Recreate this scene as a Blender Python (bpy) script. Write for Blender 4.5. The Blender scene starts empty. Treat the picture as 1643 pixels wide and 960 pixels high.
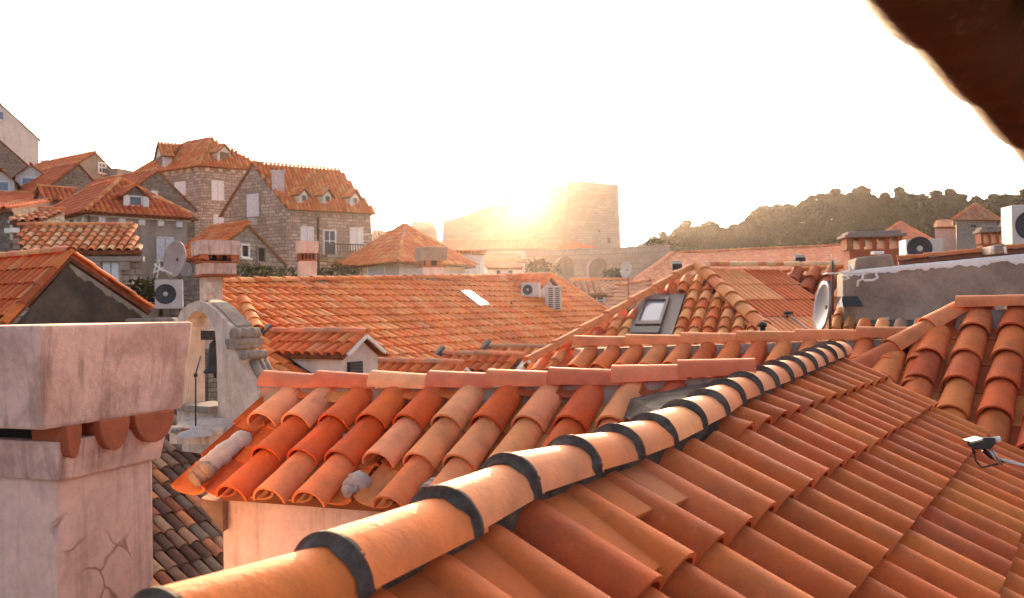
import bpy, bmesh, math, random
import numpy as np
from mathutils import Vector as V, Matrix as MX
random.seed(7)
SC = bpy.context.scene
COL = SC.collection
R_ = math.radians

# ------------------------------------------------------------------ camera
CZ = 12.0                                   # eye height above the street
FPX, CX, CY = 1400.0, 821.5, 480.0          # focal length and centre in photo pixels
PITCH, ROLL = math.atan(20 / 1400), R_(1.0)
EYE = V((0, 0, CZ))
FW = V((0, math.cos(PITCH), math.sin(PITCH)))
UP0 = V((0, -math.sin(PITCH), math.cos(PITCH)))
RT0 = V((1, 0, 0))
RT = RT0 * math.cos(ROLL) - UP0 * math.sin(ROLL)
UPV = UP0 * math.cos(ROLL) + RT0 * math.sin(ROLL)
cam = bpy.data.cameras.new('camera')
cam_o = bpy.data.objects.new('camera', cam); COL.objects.link(cam_o)
m = MX.Identity(4)
for i in range(3):
    m[i][0], m[i][1], m[i][2], m[i][3] = RT[i], UPV[i], -FW[i], EYE[i]
cam_o.matrix_world = m
cam.sensor_width = 36.0
cam.lens = FPX * 36.0 / 1643.0
cam.clip_start, cam.clip_end = 0.05, 5000
cam.dof.use_dof = True
cam.dof.focus_distance = 4.5
cam.dof.aperture_fstop = 6.3
SC.camera = cam_o

# ------------------------------------------------------------------ light
SUN_AZ, SUN_EL = math.atan((868 - CX) / FPX), R_(8.0)
world = bpy.data.worlds.new('World'); SC.world = world
world.use_nodes = True
nt = world.node_tree
bg = nt.nodes['Background']
sky = nt.nodes.new('ShaderNodeTexSky')
sky.sky_type = 'NISHITA'; sky.sun_disc = False
sky.sun_elevation = SUN_EL
sky.sun_rotation = SUN_AZ
sky.air_density, sky.dust_density, sky.ozone_density = 0.3, 6.0, 0.0
nt.links.new(sky.outputs[0], bg.inputs[0])
bg.inputs[1].default_value = 0.15
sl = bpy.data.lights.new('sun', 'SUN'); sl.energy = 4.0; sl.angle = R_(0.6); sl.color = (1.0, 0.66, 0.38)
so = bpy.data.objects.new('sun', sl); COL.objects.link(so)
sd = V((math.sin(SUN_AZ) * math.cos(SUN_EL), math.cos(SUN_AZ) * math.cos(SUN_EL), math.sin(SUN_EL)))
so.rotation_euler = (-sd).to_track_quat('-Z', 'Y').to_euler()
so.location = (0, 60, 60)
vs = SC.view_settings
vs.view_transform = 'Standard'; vs.look = 'None'; vs.exposure = 2.9; vs.gamma = 1.0
vs.use_curve_mapping = False
SC.render.engine = 'CYCLES'
SC.cycles.use_denoising = True
SC.cycles.max_bounces = 6
SC.cycles.diffuse_bounces = 4
SC.cycles.glossy_bounces = 3
SC.cycles.transparent_max_bounces = 8
SC.cycles.volume_bounces = 0
SC.cycles.sample_clamp_indirect = 6.0

# ------------------------------------------------------------------ measuring helpers
def ray(u, v):
    d = FW + RT * ((u - CX) / FPX) + UPV * ((CY - v) / FPX)
    return d / d.y
def W(u, v, d):
    """Point seen at photo pixel (u, v), d metres in front of the eye."""
    return EYE + ray(u, v) * d
def WZ(u, v, z):
    q = ray(u, v)
    return EYE + q * ((z - CZ) / q.z)
def proj(P):
    q = P - EYE; z = q.dot(FW)
    return CX + FPX * q.dot(RT) / z, CY - FPX * q.dot(UPV) / z
class Plane:
    def __init__(s, p, q, r=None, n=None):
        s.p = p
        s.n = n.normalized() if n else (q - p).cross(r - p).normalized()
    def hit(s, u, v):
        q = ray(u, v)
        return EYE + q * ((s.p - EYE).dot(s.n) / q.dot(s.n))
    def at(s, x, y):
        z = s.p.z - ((x - s.p.x) * s.n.x + (y - s.p.y) * s.n.y) / s.n.z
        return V((x, y, z))
UPZ = V((0, 0, 1))
GR = V((math.sin(R_(34)), math.cos(R_(34)), 0))      # the quarter's building grid: away to the right
GG = V((math.cos(R_(34)), -math.sin(R_(34)), 0))     # ... and towards the right front

# ------------------------------------------------------------------ materials
MAT = {}
class NB:
    def __init__(s, name):
        s.m = bpy.data.materials.new(name); s.m.use_nodes = True
        s.t = s.m.node_tree; s.b = s.t.nodes['Principled BSDF']; MAT[name] = s.m
    def n(s, typ, **kw):
        o = s.t.nodes.new('ShaderNode' + typ)
        for k, v in kw.items():
            if k.startswith('i_'):
                kk = k[2:]
                o.inputs[int(kk) if kk.isdigit() else kk.replace('_', ' ')].default_value = v
            else: setattr(o, k, v)
        return o
    def l(s, a, b): s.t.links.new(a, b)
    def noise(s, vec, scale, detail=4, rough=.55, dist=0):
        o = s.n('TexNoise'); o.inputs['Scale'].default_value = scale; o.inputs['Detail'].default_value = detail
        o.inputs['Roughness'].default_value = rough; o.inputs['Distortion'].default_value = dist
        if vec is not None: s.l(vec, o.inputs['Vector'])
        return o.outputs['Fac']
    def ramp(s, fac, stops):
        o = s.n('ValToRGB'); e = o.color_ramp.elements
        while len(e) < len(stops): e.new(.5)
        for k, (p, c) in zip(e, stops):
            k.position = p; k.color = (*c, 1) if len(c) == 3 else c
        s.l(fac, o.inputs[0]); return o.outputs[0]
    def mix(s, fac, a, b, mode='MIX'):
        o = s.n('Mix', data_type='RGBA', blend_type=mode)
        for i, x in ((0, fac), (6, a), (7, b)):
            if isinstance(x, (int, float)): o.inputs[i].default_value = x
            elif isinstance(x, tuple): o.inputs[i].default_value = (*x, 1) if len(x) == 3 else x
            else: s.l(x, o.inputs[i])
        return o.outputs[2]
    def math(s, op, a, b=0.0):
        o = s.n('Math', operation=op)
        for i, x in enumerate((a, b)):
            if isinstance(x, (int, float)): o.inputs[i].default_value = x
            else: s.l(x, o.inputs[i])
        return o.outputs[0]
    def scale(s, vec, xyz):
        o = s.n('Mapping'); o.inputs['Scale'].default_value = xyz; s.l(vec, o.inputs['Vector']); return o.outputs[0]
    def bump(s, h, strength=.3, dist=.01):
        o = s.n('Bump'); o.inputs['Strength'].default_value = strength; o.inputs['Distance'].default_value = dist
        s.l(h, o.inputs['Height']); s.l(o.outputs[0], s.b.inputs['Normal'])
    def fin(s, col=None, rough=.8, metal=0, spec=.3):
        if col is not None:
            if isinstance(col, tuple): s.b.inputs['Base Color'].default_value = (*col, 1)
            else: s.l(col, s.b.inputs['Base Color'])
        if isinstance(rough, (int, float)): s.b.inputs['Roughness'].default_value = rough
        else: s.l(rough, s.b.inputs['Roughness'])
        s.b.inputs['Metallic'].default_value = metal
        s.b.inputs['Specular IOR Level'].default_value = spec
        return s.m
def grey(v): return (v, v, v)
def tile_mat(name, joined, soot=.35):
    b = NB(name)
    tc = b.n('TexCoord')
    if joined:
        at = b.n('Attribute', attribute_name='tint'); base = at.outputs['Color']
        vec = tc.outputs['Object']
    else:
        oi = b.n('ObjectInfo'); base = oi.outputs['Color']
        ge = b.n('NewGeometry'); vec = ge.outputs['Position']
    n1 = b.noise(vec, 9, 5, .6)
    n2 = b.noise(vec, 55, 4, .65)
    n3 = b.noise(vec, 2.3, 3, .5)
    c = b.mix(1.0, base, b.ramp(n1, [(.25, grey(.72)), (.55, grey(1.0)), (.8, (1.15, 1.1, 1.05))]), 'MULTIPLY')
    # chalky bloom and dark lichen specks
    c = b.mix(b.math('MULTIPLY', b.ramp(n3, [(.5, grey(0)), (.75, grey(1))]), .10), c, (.62, .36, .24))
    c = b.mix(b.math('MULTIPLY', b.ramp(n2, [(.62, grey(0)), (.74, grey(1))]), soot), c, (.10, .06, .04))
    n4 = b.noise(vec, 24, 5, .7, .6)
    c = b.mix(b.math('MULTIPLY', b.ramp(n4, [(.60, grey(0)), (.70, grey(1))]), .14), c, (.52, .34, .24))
    n5 = b.noise(vec, 4.2, 4, .6)
    c = b.mix(b.math('MULTIPLY', b.ramp(n5, [(.52, grey(0)), (.72, grey(1))]), .30), c, (.17, .075, .04))
    b.bump(b.math('ADD', n2, b.math('MULTIPLY', n1, 1.5)), .35, .005)
    return b.fin(c, b.ramp(n1, [(.2, grey(.68)), (.8, grey(.9))]), spec=.12)
tile_mat('clay_tile', False)
tile_mat('clay_tile_joined', True)
def warm(c): return (c[0] * 1.05, c[1] * .965, c[2] * .82)
def plaster(name, col, stain, amt=.6, streak=True, scale=1.0, cracks=False, bump=.35):
    col, stain = warm(col), warm(stain)
    b = NB(name); tc = b.n('TexCoord'); ob = tc.outputs['Object']
    n1 = b.noise(ob, 1.6 * scale, 6, .62, .4); n2 = b.noise(ob, 14 * scale, 5, .6)
    st = b.noise(b.scale(ob, (7 * scale, 7 * scale, .7 * scale)), 1.0, 5, .6)
    n3 = b.noise(ob, 70 * scale, 3, .6)
    f = b.ramp(n1, [(.40, grey(0)), (.72, grey(amt))])
    c = b.mix(f, col, stain)
    if streak:
        c = b.mix(b.ramp(st, [(.52, grey(0)), (.72, grey(amt * .75))]), c, tuple(x * .55 for x in stain))
    c = b.mix(1.0, c, b.ramp(n2, [(.2, grey(.82)), (.6, grey(1.0)), (.9, grey(1.1))]), 'MULTIPLY')
    h = b.math('ADD', b.math('MULTIPLY', n2, 1.0), b.math('MULTIPLY', n3, .35))
    if cracks:
        vo = b.n('TexVoronoi', feature='DISTANCE_TO_EDGE'); vo.inputs['Scale'].default_value = 5.5
        wb = b.n('VectorMath', operation='ADD'); nz = b.n('TexNoise'); nz.inputs['Scale'].default_value = 5
        b.l(ob, nz.inputs['Vector']); b.l(ob, wb.inputs[0])
        sc_ = b.n('VectorMath', operation='SCALE'); b.l(nz.outputs['Color'], sc_.inputs[0]); sc_.inputs['Scale'].default_value = .35
        b.l(sc_.outputs[0], wb.inputs[1]); b.l(wb.outputs[0], vo.inputs['Vector'])
        mask = b.ramp(b.noise(ob, 3.1, 2), [(.47, grey(0)), (.56, grey(1))])
        cr = b.math('MULTIPLY', b.ramp(vo.outputs['Distance'], [(.0, grey(1)), (.055, grey(0))]), mask)
        c = b.mix(b.math('MULTIPLY', cr, .8), c, (.26, .10, .06))
        h = b.math('SUBTRACT', h, b.math('MULTIPLY', cr, 1.5))
    b.bump(h, bump, .006)
    return b.fin(c, .9, spec=.15)
plaster('pink_plaster', (.66, .475, .40), (.44, .29, .235), .75, True, 2.2, True, .5)
plaster('stained_pink', (.66, .475, .41), (.36, .23, .185), .95, True, 3.4, False, .7)
plaster('cream_plaster', (.60, .495, .485), (.42, .325, .31), .75, True, 2.6, False, .5)
plaster('beige_render', (.40, .315, .26), (.30, .23, .19), .7, True, .5)
plaster('white_render', (.66, .60, .54), (.46, .40, .35), .5, True, .5)
plaster('grey_render', (.27, .235, .205), (.17, .145, .125), .8, True, .6)
plaster('dark_render', (.055, .044, .035), (.12, .098, .08), .8, True, 1.3)
plaster('old_limewash', (.64, .52, .43), (.36, .27, .215), .75, True, 1.5, False, .7)
plaster('cement', (.33, .26, .21), (.17, .13, .105), .9, False, 2.0, False, .7)
plaster('mortar', (.062, .050, .042), (.20, .165, .14), .7, False, 9, False, .8)  # dark base: shade at the ridge caps is put into the colour
plaster('pale_mortar', (.52, .48, .45), (.33, .30, .28), .7, False, 12, False, .9)
plaster('moulding_stone', (.31, .255, .215), (.15, .12, .105), .8, True, 5, False, .6)
plaster('white_paint', (.74, .73, .72), (.6, .59, .58), .4, False, 3, False, .25)
plaster('dusty_metal', (.62, .57, .52), (.48, .43, .38), .4, False, 3, False, .1)
plaster('ground', (.26, .23, .20), (.17, .15, .13), .6, False, .3)
plaster('brick_clay', (.33, .10, .048), (.20, .07, .04), .6, False, 10, False, .5)
def stone(name, ca, cb, cj, bw, bh, mort, blot):
    ca, cb, cj, blot = warm(ca), warm(cb), warm(cj), warm(blot)
    b = NB(name); tc = b.n('TexCoord'); uv = tc.outputs['UV']
    nz = b.n('TexNoise'); nz.inputs['Scale'].default_value = 1.1; b.l(uv, nz.inputs['Vector'])
    sc_ = b.n('VectorMath', operation='SCALE'); sc_.inputs['Scale'].default_value = .14
    b.l(nz.outputs['Color'], sc_.inputs[0])
    ad = b.n('VectorMath', operation='ADD'); b.l(uv, ad.inputs[0]); b.l(sc_.outputs[0], ad.inputs[1])
    br = b.n('TexBrick', offset=.5, squash=1.3, squash_frequency=3)
    br.inputs['Scale'].default_value = 1; br.inputs['Brick Width'].default_value = bw; br.inputs['Row Height'].default_value = bh
    br.inputs['Mortar Size'].default_value = mort; br.inputs['Mortar Smooth'].default_value = .4
    br.inputs['Color1'].default_value = (*ca, 1); br.inputs['Color2'].default_value = (*cb, 1); br.inputs['Mortar'].default_value = (*cj, 1)
    b.l(ad.outputs[0], br.inputs['Vector'])
    n1 = b.noise(uv, .45, 5, .6); n2 = b.noise(uv, 6, 5, .65)
    c = b.mix(1.0, br.outputs['Color'], b.ramp(n2, [(.25, grey(.55)), (.55, grey(1)), (.85, grey(1.35))]), 'MULTIPLY')
    c = b.mix(b.ramp(n1, [(.42, grey(0)), (.7, grey(.6))]), c, blot)
    h = b.math('SUBTRACT', b.math('MULTIPLY', n2, .6), br.outputs['Fac'])
    b.bump(h, .9, .05)
    return b.fin(c, .9, spec=.1)
stone('warm_stone', (.60, .475, .40), (.32, .235, .19), (.17, .12, .097), .40, .20, .022, (.27, .19, .155))
stone('fortress_stone', (.46, .38, .31), (.37, .30, .24), (.31, .25, .20), 1.5, .6, .05, (.33, .26, .21))
stone('grey_stone', (.36, .30, .26), (.24, .20, .17), (.17, .14, .12), .34, .19, .025, (.27, .225, .19))
stone('rubble_stone', (.30, .235, .195), (.16, .12, .10), (.21, .165, .14), .32, .20, .04, (.18, .135, .11))
def plain(name, col, rough=.6, metal=0, spec=.3, var=.2, sc=8):
    col = warm(col)
    b = NB(name); tc = b.n('TexCoord'); n1 = b.noise(tc.outputs['Object'], sc, 4)
    c = b.mix(1.0, col, b.ramp(n1, [(.25, grey(1 - var)), (.75, grey(1 + var * .6))]), 'MULTIPLY')
    return b.fin(c, rough, metal, spec)
plain('shutter_white', (.66, .66, .67), .6)
plain('shutter_blue', (.50, .56, .60), .6)
plain('shutter_brown', (.17, .085, .04), .6)
plain('frame_white', (.68, .66, .63), .55)
plain('dark_metal', (.035, .035, .038), .45, .4)
plain('rusty_metal', (.11, .06, .045), .7, .2)
plain('lead', (.095, .088, .088), .6, .2, .3, .35)
plain('dark_wood', (.05, .028, .018), .7)
plain('brown_frame', (.10, .055, .05), .5)
plain('dish_grey', (.19, .19, .22), .5, .1, .4, .15)
plain('dish_tan', (.36, .27, .25), .6, 0, .3, .2)
plain('ac_white', (.46, .44, .42), .5, 0, .4, .12)
plain('ac_grey', (.40, .37, .36), .55, 0, .4, .15)
plain('fan_dark', (.045, .045, .05), .5)
plain('black_plastic', (.012, .012, .013), .4, 0, .5)
plain('steel', (.45, .45, .46), .35, .8)
plain('bell_bronze', (.035, .03, .026), .5, .5)
plain('void_dark', (.012, .011, .01), .9)  # near-black: the unlit inside of openings put into the colour
plain('bark', (.09, .06, .045), .9, 0, .1, .4, 3)
plain('solar_blue', (.16, .19, .26), .3, 0, .5)
def glass(name, col, rough):
    b = NB(name); return b.fin(col, rough, 0, .9)
glass('pane_dark', (.03, .035, .04), .08)
glass('pane_sky', (.20, .20, .21), .10)
def leaf(name, c1, c2, trans):
    b = NB(name); oi = b.n('ObjectInfo'); ge = b.n('NewGeometry')
    n1 = b.noise(ge.outputs['Position'], .35, 3); n2 = b.noise(ge.outputs['Position'], 3.0, 3)
    c = b.mix(b.ramp(n1, [(.35, grey(0)), (.65, grey(1))]), c1, c2)
    c = b.mix(1.0, c, b.ramp(n2, [(.25, grey(.6)), (.8, grey(1.4))]), 'MULTIPLY')
    c = b.mix(1.0, c, b.ramp(oi.outputs['Random'], [(0, grey(.75)), (1, grey(1.25))]), 'MULTIPLY')
    b.fin(c, .75, spec=.15)
    tr = b.n('BsdfTranslucent'); b.l(c, tr.inputs[0])
    mx = b.n('MixShader'); mx.inputs[0].default_value = trans
    b.l(b.b.outputs[0], mx.inputs[1]); b.l(tr.outputs[0], mx.inputs[2])
    b.l(mx.outputs[0], b.t.nodes['Material Output'].inputs[0])
leaf('pine_leaf', (.022, .024, .0065), (.011, .017, .005), .13)
leaf('hedge_leaf', (.032, .036, .010), (.022, .025, .008), .25)

# ------------------------------------------------------------------ building helpers
def setp(o, label=None, cat=None, group=None, kind=None):
    if label: o['label'] = label
    if cat: o['category'] = cat
    if group: o['group'] = group
    if kind: o['kind'] = kind
    return o
def thing(name, loc, label, cat, group=None):
    o = bpy.data.objects.new(name, None); COL.objects.link(o)
    o.location = loc; o.empty_display_size = .2
    return setp(o, label, cat, group)
def adopt(o, parent):
    if parent is not None:
        o.parent = parent
        if parent.type == 'EMPTY': o.matrix_parent_inverse = MX.Translation(-V(parent.location))
    return o
class MB:
    """Collects faces in world space; build() links them as one mesh object."""
    def __init__(s): s.v = []; s.f = []; s.sm = []
    def face(s, pts, smooth=False):
        i = len(s.v); s.v += [tuple(p) for p in pts]; s.f.append(tuple(range(i, i + len(pts)))); s.sm.append(smooth); return s
    def hexa(s, b, t):
        """b, t: four bottom and four top points, both counter-clockwise from above."""
        n = len(b); i = len(s.v); s.v += [tuple(p) for p in b] + [tuple(p) for p in t]
        s.f.append(tuple(i + k for k in reversed(range(n)))); s.f.append(tuple(i + n + k for k in range(n)))
        for k in range(n):
            l = (k + 1) % n
            s.f.append((i + k, i + l, i + n + l, i + n + k))
        s.sm += [False] * (n + 2); return s
    def box(s, c, ax, ay, az):
        """centre and three half-extent vectors."""
        b = [c - ax - ay - az, c + ax - ay - az, c + ax + ay - az, c - ax + ay - az]
        return s.hexa(b, [p + az * 2 for p in b])
    def slab(s, pts, off):
        return s.hexa([p + off for p in pts], list(pts))
    def beam(s, a, b, w, h, up=UPZ):
        d = (b - a); x = d.cross(up)
        x = x.normalized() if x.length > 1e-6 else V((1, 0, 0))
        y = x.cross(d).normalized()
        return s.box((a + b) / 2, d / 2, -x * (w / 2), y * (h / 2)) if False else s.box((a + b) / 2, x * (w / 2), d / 2, y * (h / 2))
    def tube(s, pts, r, n=8, caps=True):
        rs = r if isinstance(r, (list, tuple)) else [r] * len(pts)
        base = len(s.v); prev = None
        for k, p in enumerate(pts):
            d = (pts[min(k + 1, len(pts) - 1)] - pts[max(k - 1, 0)]).normalized()
            x = d.cross(UPZ) if prev is None else prev - d * prev.dot(d)
            if x.length < 1e-4: x = d.cross(V((1, 0, 0)))
            x.normalize(); prev = x; y = d.cross(x)
            for q in range(n):
                a = 2 * math.pi * q / n
                s.v.append(tuple(p + (x * math.cos(a) + y * math.sin(a)) * rs[k]))
        for k in range(len(pts) - 1):
            for q in range(n):
                w = (q + 1) % n
                s.f.append((base + k * n + q, base + k * n + w, base + (k + 1) * n + w, base + (k + 1) * n + q)); s.sm.append(True)
        if caps:
            s.f.append(tuple(base + q for q in reversed(range(n)))); s.sm.append(False)
            e = base + (len(pts) - 1) * n
            s.f.append(tuple(e + q for q in range(n))); s.sm.append(False)
        return s
    def lathe(s, c, axis, prof, n=20, x=None):
        """prof: list of (distance along axis, radius)."""
        axis = axis.normalized()
        x = (axis.cross(V((0, 0, 1))) if abs(axis.z) < .9 else axis.cross(V((1, 0, 0)))).normalized(); y = axis.cross(x)
        base = len(s.v)
        for h, r in prof:
            for q in range(n):
                a = 2 * math.pi * q / n; s.v.append(tuple(c + axis * h + (x * math.cos(a) + y * math.sin(a)) * r))
        for k in range(len(prof) - 1):
            for q in range(n):
                w = (q + 1) % n
                s.f.append((base + k * n + q, base + k * n + w, base + (k + 1) * n + w, base + (k + 1) * n + q)); s.sm.append(True)
        return s
    def mesh(s, name, uv=True):
        me = bpy.data.meshes.new(name); me.from_pydata(s.v, [], s.f); me.update()
        for p, q in zip(me.polygons, s.sm): p.use_smooth = q
        if uv: auto_uv(me)
        return me
    def build(s, name, mat, parent=None, kind=None, uv=True, bevel=0):
        me = s.mesh(name, uv)
        if bevel:
            bm = bmesh.new(); bm.from_mesh(me)
            bmesh.ops.remove_doubles(bm, verts=bm.verts, dist=1e-5)
            bmesh.ops.recalc_face_normals(bm, faces=bm.faces)
            ed = [e for e in bm.edges if len(e.link_faces) == 2 and e.calc_face_angle(0) > .5]
            bmesh.ops.bevel(bm, geom=ed, offset=bevel, segments=2, affect='EDGES', profile=.6)
            bm.to_mesh(me); bm.free()
        o = bpy.data.objects.new(name, me); COL.objects.link(o)
        me.materials.append(MAT[mat]); adopt(o, parent)
        if kind: o['kind'] = kind
        return o
def auto_uv(me):
    n = len(me.loops)
    if not n: return
    uvl = me.uv_layers.new(name='UVMap')
    co = np.empty(len(me.vertices) * 3); me.vertices.foreach_get('co', co); co = co.reshape(-1, 3)
    vi = np.empty(n, int); me.loops.foreach_get('vertex_index', vi)
    ls = np.empty(len(me.polygons), int); me.polygons.foreach_get('loop_start', ls)
    lt = np.empty(len(me.polygons), int); me.polygons.foreach_get('loop_total', lt)
    nm = np.empty(len(me.polygons) * 3); me.polygons.foreach_get('normal', nm); nm = nm.reshape(-1, 3)
    h = np.stack([-nm[:, 1], nm[:, 0], 0 * nm[:, 0]], 1); L = np.linalg.norm(h, axis=1)
    h[L < 1e-4] = (1, 0, 0); h /= np.linalg.norm(h, axis=1)[:, None]
    t = np.cross(nm, h)
    pid = np.repeat(np.arange(len(me.polygons)), lt)
    P = co[vi]
    uvs = np.stack([(P * h[pid]).sum(1), (P * t[pid]).sum(1)], 1)
    uvl.data.foreach_set('uv', uvs.astype(np.float32).ravel())
def quad(o_pts): return o_pts

# ---- clay tiles: unit mesh, x = across, y = down the slope (butt at y=1), z = up
def tile_unit(segs, cw=.8, hh=.40, head=.84, thick=.055, flip=False, y0=-.16, lift=.10, inner=True):
    vs_, fs_ = [], []
    def ringpts(y, k, z0, rr):
        out = []
        for i in range(segs + 1):
            a = math.pi * (i / segs)
            x = -math.cos(a) * (cw / 2) * k - (0 if not rr else -math.cos(a) * rr)
            z = math.sin(a) * hh * k - (math.sin(a) * rr if rr else 0)
            if flip: z = hh * k - z
            out.append((x, y, z + z0))
        return out
    th = thick if not flip else -thick
    rows = [ringpts(y0, head, 0, 0), ringpts(.5, (head + 1) / 2, lift * .55, 0), ringpts(1, 1, lift, 0)]
    n = segs + 1
    for r_ in rows: vs_ += r_
    sm = []
    for k in range(2):
        for i in range(segs):
            f = (k * n + i, (k + 1) * n + i, (k + 1) * n + i + 1, k * n + i + 1)
            fs_.append(f); sm.append(True)
    b2 = len(vs_)
    vs_ += ringpts(1, 1, lift, th); 
    vs_ += ringpts(1, 1, lift, 0)
    for i in range(segs):
        fs_.append((b2 + n + i, b2 + i, b2 + i + 1, b2 + n + i + 1)); sm.append(False)
    if inner:
        b3 = len(vs_)
        vs_ += ringpts(1, 1, lift, th); vs_ += ringpts(y0, head, 0, th)
        for i in range(segs):
            fs_.append((b3 + i, b3 + n + i, b3 + n + i + 1, b3 + i + 1)); sm.append(True)
    return vs_, fs_, sm
def unit_mesh(name, *a, **k):
    v_, f_, sm = tile_unit(*a, **k)
    me = bpy.data.meshes.new(name); me.from_pydata(v_, [], f_); me.update()
    for p, q in zip(me.polygons, sm): p.use_smooth = q
    me.materials.append(MAT['clay_tile']); return me, v_, f_, sm
U_COVER = unit_mesh('cover_tile', 12, .93, .44, .94, .07, False, -.16, .15)
U_COVERW = unit_mesh('cover_tile_slim', 12, .86, .41)
def verge_unit():
    v_, f_, sm = [], [], []; N = 16
    def ring(y, k, th=0):
        return [(-math.cos(a) * (.5 * k - th), y, math.sin(a) * (.42 * k - th)) for a in [(-.30 + 1.30 * i / N) * math.pi for i in range(N + 1)]]
    for y, k in ((-.16, .86), (.5, .93), (.86, .985), (1, .97)): v_ += ring(y, k)
    n = N + 1
    for r in range(3):
        for i in range(N): f_.append((r * n + i, (r + 1) * n + i, (r + 1) * n + i + 1, r * n + i + 1)); sm.append(True)
    b = len(v_); v_ += ring(1, .97); v_ += ring(1, .97, .06)
    for i in range(N): f_.append((b + i, b + n + i, b + n + i + 1, b + i + 1)); sm.append(False)
    me = bpy.data.meshes.new('verge_tile'); me.from_pydata(v_, [], f_); me.update()
    for p, q in zip(me.polygons, sm): p.use_smooth = q
    me.materials.append(MAT['clay_tile']); return me, v_, f_, sm
U_VERGE = verge_unit()
U_PAN = unit_mesh('pan_tile', 8, .86, .20, .9, .05, True, -.16, .05)
U_MID = unit_mesh('tile_mid', 6, .86, .36, .86, .06)
U_RIDGE = unit_mesh('ridge_tile', 12, 1.0, .46, .86, .055, False, -.12, .07)
FAR_UNIT = tile_unit(3, .92, .36, .9, .08, inner=False)
MID_UNIT = tile_unit(6, .86, .36, .86, .06, inner=False)
PAN_UNIT = tile_unit(4, .86, .20, .9, .05, True, -.16, .05, inner=False)

def vivid(c): return (min(.8, c[0] * 1.10), c[1] * .99, c[2] * .74)
def frame(P, lat, dn, nrm):
    """Matrix of a tile: lat and dn carry their lengths, nrm its height scale."""
    mm = MX.Identity(4)
    for i in range(3): mm[i][0], mm[i][1], mm[i][2], mm[i][3] = lat[i], dn[i], nrm[i], P[i]
    return mm
def tile_object(name, unit, mtx, col, parent):
    o = bpy.data.objects.new(name, unit[0]); COL.objects.link(o)
    o.parent = parent
    o.matrix_basis = mtx
    o.color = (*vivid(col), 1); return o
def joined_tiles(name, unit, items, parent):
    """items: (matrix, colour). One mesh with a 'tint' colour per tile."""
    if not items: return None
    v_, f_, sm = unit
    bv = np.array([(*p, 1) for p in v_]); nv = len(bv); nf = len(f_); k = len(items)
    M_ = np.array([[list(r) for r in it[0]][:3] for it in items])
    vs2 = np.einsum('kij,nj->kni', M_, bv).reshape(-1, 3)
    fa = np.array(f_); fs2 = (fa[None] + (np.arange(k) * nv)[:, None, None]).reshape(-1, 4)
    me = bpy.data.meshes.new(name)
    me.vertices.add(len(vs2)); me.vertices.foreach_set('co', vs2.astype(np.float32).ravel())
    me.loops.add(fs2.size); me.loops.foreach_set('vertex_index', fs2.ravel().astype(np.int32))
    me.polygons.add(len(fs2)); me.polygons.foreach_set('loop_start', (np.arange(len(fs2)) * 4).astype(np.int32))
    me.polygons.foreach_set('use_smooth', np.tile(np.array(sm, bool), k))
    me.update(calc_edges=True)
    ca = me.color_attributes.new('tint', 'FLOAT_COLOR', 'POINT')
    cc = np.repeat(np.array([(*vivid(it[1]), 1) for it in items], np.float32), nv, 0)
    ca.data.foreach_set('color', cc.ravel())
    me.materials.append(MAT['clay_tile_joined'])
    o = bpy.data.objects.new(name, me); COL.objects.link(o); o.parent = parent
    if parent is not None and parent.type == 'EMPTY': adopt(o, parent)
    o['kind'] = 'stuff'; return o

ORANGE, RED, PALE, BRICK, PINK = (.58, .155, .042), (.52, .10, .026), (.66, .265, .105), (.38, .085, .032), (.57, .18, .095)
BROWN, OLD, GREYB = (.115, .060, .044), (.25, .145, .10), (.20, .14, .11)
def pal(*ws):
    cs = [w[0] for w in ws]; wt = [w[1] for w in ws]
    def f(i, j):
        c = random.choices(cs, wt)[0]; k = random.uniform(.88, 1.12)
        return tuple(min(.85, x * k * random.uniform(.95, 1.05)) for x in c)
    return f
def inside(pt, poly):
    x, y = pt; r = False; j = len(poly) - 1
    for i in range(len(poly)):
        xi, yi = poly[i]; xj, yj = poly[j]
        if (yi > y) != (yj > y) and x < (xj - xi) * (y - yi) / (yj - yi) + xi: r = not r
        j = i
    return r
def cells_plane(O, e1, e2, pitch, exp, poly, margin=0.0, shrink=1.0):
    """Tile cells on a plane: poly = 3-D outline, e1 = along a course, e2 = down the slope (unit vectors)."""
    n = e1.cross(e2); n = n.normalized()
    if n.z < 0: n = -n
    lat = e2.cross(n).normalized()
    if lat.dot(e1) < 0: lat = -lat
    a_, b_ = [], []
    d11, d12, d22 = e1.dot(e1), e1.dot(e2), e2.dot(e2); det = d11 * d22 - d12 * d12
    def ab(P):
        q = P - O; x, y = q.dot(e1), q.dot(e2)
        return (x * d22 - y * d12) / det, (y * d11 - x * d12) / det
    pl = [ab(p) for p in poly]
    pw = pitch / lat.dot(e1)
    i0, i1 = math.floor(min(p[0] for p in pl) / pw) - 1, math.ceil(max(p[0] for p in pl) / pw) + 1
    j0, j1 = math.floor(min(p[1] for p in pl) / exp) - 1, math.ceil(max(p[1] for p in pl) / exp) + 1
    out = []
    for i in range(i0, i1 + 1):
        for j in range(j0, j1 + 1):
            a, b = (i + .5) * pw, (j + .5) * exp
            if inside((a, b), pl):
                out.append((i, j, O + e1 * a + e2 * (j * exp), lat * pitch, e2 * exp, n * pitch))
    return out
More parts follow.
